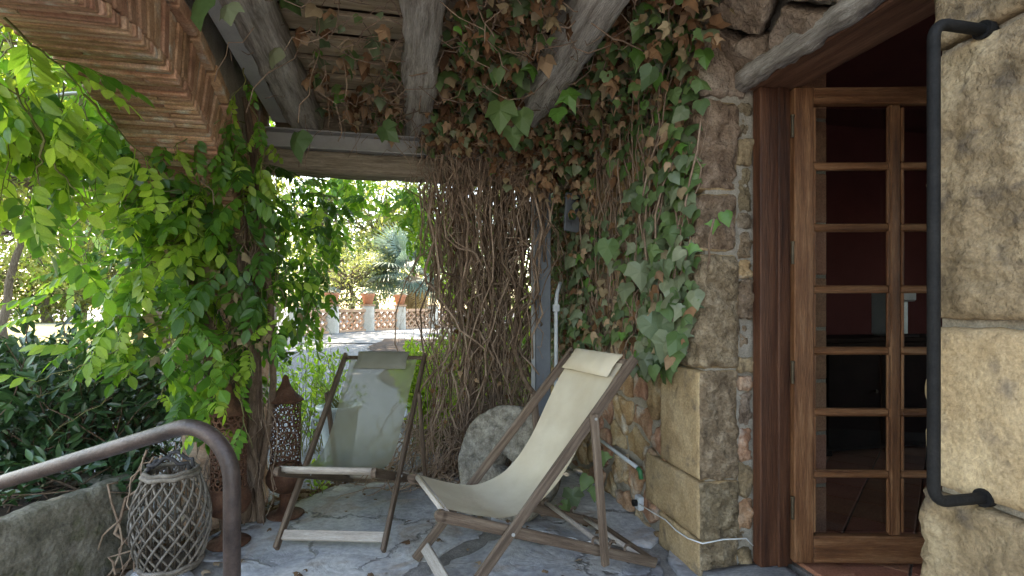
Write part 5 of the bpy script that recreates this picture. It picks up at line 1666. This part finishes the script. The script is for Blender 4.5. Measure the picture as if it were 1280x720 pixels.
# ------------------------------------------------------------------ garden wall with lattice, pots
bw = [C(370, 415, 14.2), C(415, 415, 15.2), C(460, 415, 16.4), C(500, 412, 17.7), C(541, 410, 19.0), C(590, 408, 20.5)]
for p in bw: p.z = gh(p)
gw = thing('lattice_wall', bw[2], 'low garden wall of pale pillars with diagonal brick lattice', 'garden wall')
for i, p in enumerate(bw):
    s = rough_box((p.x - .19, p.y - .19, p.z - .1), (p.x + .19, p.y + .19, p.z + .80), .12, .02, .01, 4, i); s.build('pillar', MT['plaster'], gw, True, True)
    mb = MB(); mb.cbox((p.x, p.y, p.z + .825), (.44, .44, .05), None, .008); mb.build('pillar_cap', MT['lattice'], gw, wc=True)
for i in range(len(bw) - 1):
    a, b = bw[i], bw[i + 1]; d = (b - a); d.normalize(); a2 = a + d * .19; b2 = b - d * .19
    z0 = .07; z1 = .60; hv = Vector((0, 0, 1))
    for nm, zz, hh in (('coping', .66, .09), ('base_course', .04, .09)):
        mb = MB(); mb.bar(a2 + hv * zz, b2 + hv * zz, .22, hh); mb.build(nm, MT['lattice'], gw, wc=True)
    L = (b2 - a2).length; nb = max(2, round(L / .29)); st_ = L / nb
    for k in range(nb):
        for q, (s0, s1) in enumerate(((0, 1), (1, 0))):
            p0 = a2 + d * (st_ * (k + s0)) + hv * .085; p1 = a2 + d * (st_ * (k + s1)) + hv * .345
            for lift in (0, .265):
                mb = MB(); off = Vector((-d.y, d.x, 0)) * (.012 if q else -.012)
                mb.bar(p0 + hv * lift + off, p1 + hv * lift + off, .10, .055, (0, 0, 1), .004); mb.build('lattice_brick', MT['lattice'], gw, wc=True)
labs = ['terracotta pot of blue grey succulents on the pillar screened by climber leaves', 'terracotta pot of blue grey succulents on the lattice wall pillar beside the olive tree', 'terracotta pot of blue grey succulents on the lattice wall pillar below the palm fronds']
for i, (p, lab) in enumerate(zip(bw[1:4], labs)):
    z0 = p.z + .851
    t = thing('terracotta_pot', (p.x, p.y, z0), lab, 'plant pot')
    mb = MB(); mb.lathe([(.001, 0), (.13, 0), (.19, .26), (.215, .27), (.22, .34), (.195, .345), (.19, .31), (.001, .30)], 24); mb.build('pot', MT['pot'], t, True)
    L = Leaves()
    for k in range(160):
        d = Vector((rg.gauss(0, 1), rg.gauss(0, 1), abs(rg.gauss(0, .8)) + .1)); d.normalize()
        L.put(T_SIMPLE[1], LF['succulent'], Vector((p.x, p.y, z0 + .32)) + Vector((d.x * .17, d.y * .17, d.z * .10)), d, jit((0, 0, 1), .3), rg.uniform(.07, .13))
    foliage(t, L.groups(), 0, stuffname='succulent')

# ------------------------------------------------------------------ trees
def tree(name, label, base, trunk_r, height, blobs, nleaf, size, mats, tms=None, bark='bark', cat='tree', group=None, lean=(0, 0)):
    base = Vector(base); base.z = gh(base) - .05
    t = thing(name, base, label, cat, group)
    top = base + Vector((lean[0], lean[1], height))
    tp = wander(base, top, 12, .08 * height)
    mb = MB(); mb.tube(tp, [trunk_r * (1.25 - .85 * i / 11) for i in range(12)], 9)
    mb.build('trunk', MT[bark], t, True, True)
    lm = MB(); L = Leaves(); tot = sum(b[1][0] * b[1][1] * b[1][2] for b in blobs)
    for c_, r in blobs:
        c_ = Vector(c_)
        s = min(range(4, 12), key=lambda i: (tp[i] - c_).length)
        nn = max(1, int(nleaf * r[0] * r[1] * r[2] / tot))
        subs = []
        for q in range(max(5, nn // 90)):
            d = Vector((rg.gauss(0, 1), rg.gauss(0, 1), rg.gauss(0, 1))); d.normalize()
            e = c_ + Vector((d.x * r[0], d.y * r[1], d.z * r[2])) * rg.uniform(.3, 1) ** .5
            subs.append(e)
            lm.tube(wander(tp[s], e, 8, .25), [trunk_r * .35 * (1 - .9 * i / 7) + .004 for i in range(8)], 4, False)
        cr = (r[0] + r[1] + r[2]) / 3 * .24
        for q in range(nn):
            e = rg.choice(subs); p = e + Vector((rg.gauss(0, cr), rg.gauss(0, cr), rg.gauss(0, cr * .7)))
            L.put(rg.choice(tms or T_SIMPLE), LF[pick(mats)], p, jit((0, 0, -.3), .8), jit((0, 0, 1), .6), size * rg.uniform(.6, 1.3))
    tag(lm.build('limbs', MT[bark], t, True, True), kind='stuff')
    foliage(t, L.groups(), 0, stuffname='crown')
    return t
tree('slender_tree', 'slender pale trunked tree on the sunny lawn', C(16, 400, 9.5), .07, 3.6, [(C(10, 300, 9.5), (1.3, 1.2, .8)), (C(60, 235, 10), (1.3, 1.2, .9)), (C(-40, 200, 9), (1.2, 1.2, 1))], 5200, .12, dict(treegold=2, tree=2))
tree('broad_tree', 'broad light green tree behind the garden pier', C(205, 395, 12), .14, 5.5, [(C(150, 240, 12), (2, 1.7, 1.2)), (C(250, 200, 12.5), (2.0, 1.7, 1.4)), (C(90, 180, 12), (1.8, 1.6, 1.3)), (C(230, 330, 13), (1.6, 1.2, .9))], 9000, .15, dict(tree=3, treegold=2))
tree('sun_screen_tree', 'tall tree spreading its crown over the gravel court', C(330, 395, 9.5), .18, 6.0, [(C(330, -60, 9), (2.4, 2.2, 1.4)), (C(240, 60, 9.5), (2.2, 2.2, 1.3)), (C(430, -60, 9.5), (2.2, 2.2, 1.4)), (C(180, -140, 7.5), (2.0, 2.0, 1.2)), (C(520, -30, 10), (2, 2, 1.4)), ((-1.8, 6.0, 5.4), (2.6, 2.2, 1.2)), ((-.4, 5.9, 5.2), (2.2, 2.0, 1.1)), ((-3.6, 5.4, 5.2), (2.2, 2.2, 1.2)), ((-1.0, 5.0, 5.0), (1.8, 1.6, .9)), ((-1.1, 5.0, 5.3), (1.7, 1.5, .8)), ((-.6, 4.9, 5.6), (1.8, 1.5, .8)), ((-1.6, 5.3, 5.7), (1.8, 1.5, .8)), ((-3.2, 8.2, 6.4), (2.6, 2.4, 1.3)), ((-.2, 8.6, 6.6), (2.6, 2.4, 1.3))], 36000, .20, dict(tree=3, wist=1))  # crown blobs above the view are added to block sun on the porch floor
tree('olive_tree', 'grey green olive tree behind the lattice wall', C(440, 400, 19.5), .12, 1.8, [(C(440, 340, 19.5), (1.5, 1.3, 1.0)), (C(415, 355, 19.2), (1.0, 1.0, .9)), (C(470, 350, 20), (1.0, 1.0, .8)), (C(450, 378, 19), (1.3, .8, .6))], 7000, .11, dict(olive=3, treegold=1), cat='tree')
for k, (x, y, Y, r, lab) in enumerate(((-40, 330, 24, 3.0, 'sunlit golden tree at the left end of the far hedge row'), (60, 345, 26, 2.8, 'sunlit rounded tree beyond the slender trunk'), (150, 320, 30, 3.6, 'tall sunlit tree beyond the lawn'), (300, 300, 34, 4.2, 'pale distant tree behind the garden pier'), (420, 305, 38, 4.2, 'pale distant tree above the olive'), (520, 300, 42, 5.0, 'pale distant tree behind the palm'), (620, 330, 36, 4.0, 'distant tree behind the dry vine stems'))):
    c_ = C(x, y, Y)
    tree('distant_tree', lab, c_, .2, 3.0, [(c_, (r, r * .8, r * .62)), (c_ + Vector((r * .6, 0, -r * .3)), (r * .7, r * .6, r * .5)), (c_ + Vector((-r * .6, 0, -r * .35)), (r * .7, r * .6, r * .5))], 3600, .30, dict(treegold=3, tree=1.2) if x < 200 else dict(olive=2, treegold=2, tree=1), group='trees beyond the garden')
tree('added_canopy_tree', 'old spreading tree roofing the gravel court beyond the porch', C(250, 390, 14), .22, 7.5,  # out-of-view canopy, added to dim the light on gravel and driveway
     [((-1.5 + 2.4 * i + .6 * (j % 2), 6.5 + 2.2 * j, 7.2 + .4 * ((i + j) % 2)), (2.0, 1.8, .8)) for i in range(-4, 3) for j in range(6)], 19000, .42, dict(tree=3, wist=1))
for k, (x, y, Y, r, lab) in enumerate(((395, 265, 30, 4.0, 'tall hazy tree above the olive tree'), (470, 250, 33, 4.4, 'tall hazy tree right behind the fan palm'), (560, 240, 34, 4.6, 'tall hazy tree behind the dry vine curtain'), (100, 240, 28, 4.0, 'tall hazy tree over the far lawn between two lower trees'), (-30, 220, 27, 3.6, 'tall hazy tree behind the slender pale trunk'), (210, 230, 30, 4, 'tall hazy tree hidden behind the climber on the pier'))):
    c_ = C(x, y, Y)
    tree('tall_far_tree', lab, c_, .25, 5.5, [(c_, (r, r * .8, r * .8)), (c_ - Vector((0, 0, r * .8)), (r * .9, r * .7, r * .7)), (c_ + Vector((r * .5, 0, r * .5)), (r * .6, r * .6, r * .5))], 5200, .34, dict(olive=2, treegold=2, tree=1.2), group='tall trees at the far end of the garden')
# fan palm
pb_ = C(517, 402, 20.5); pb_.z = gh(pb_)
palm = thing('fan_palm', pb_, 'blue fan palm with a shaggy trunk beyond the lattice wall', 'palm tree')
hd = C(512, 345, 20.5)
tp = [pb_.lerp(hd, i / 8) + Vector((.25 * math.sin(i / 8 * 3), 0, 0)) for i in range(9)]
mb = MB(); mb.tube(tp, [.42 - .015 * i + (.03 if i % 2 else 0) for i in range(9)], 12); mb.build('trunk', MT['palmtrunk'], palm, True, True)
nseg = 26
def fan_tmpl(seed):
    rr = random.Random(seed); parts = []
    for k in range(nseg):
        a = math.radians(-105 + 210 * k / (nseg - 1)); l = .9 - .25 * abs(a) / 2
        d = np.array([math.sin(a), math.cos(a), 0]); n_ = np.array([math.cos(a), -math.sin(a), 0])
        v = np.array([d * .08 + n_ * .006, d * .08 - n_ * .006, d * l * .6 + n_ * .028 + [0, 0, .03], d * l * .6 - n_ * .028 + [0, 0, .03], d * l + [0, 0, -.12 - rr.uniform(0, .1)]])
        v[:, 1] += .55
        parts.append((v, [(0, 1, 3, 2), (2, 3, 4)]))
    parts.append((np.array([(-.012, 0, 0), (.012, 0, 0), (.009, .62, .02), (-.009, .62, .02)]), [(0, 1, 2, 3)]))
    return merge_tmpl(parts)
FT = [fan_tmpl(1), fan_tmpl(2)]
L = Leaves()
for k in range(46):
    a = rg.uniform(0, 6.28); el = rg.uniform(-.55, 1.2)
    d = Vector((math.cos(a) * math.cos(el), math.sin(a) * math.cos(el), math.sin(el)))
    L.put(rg.choice(FT), LF['palm'], tp[-1] + d * .25, d, jit((0, 0, 1), .35), rg.uniform(1.0, 1.5))
for k in range(16):
    a = rg.uniform(0, 6.28); d = Vector((math.cos(a) * .5, math.sin(a) * .5, -1)); d.normalize()
    L.put(rg.choice(FT), LF['palmdry'], tp[-2] + d * .15, d, jit((math.cos(a), math.sin(a), .3), .2), rg.uniform(.7, 1.0))
foliage(palm, L.groups(), 62, partname='frond')
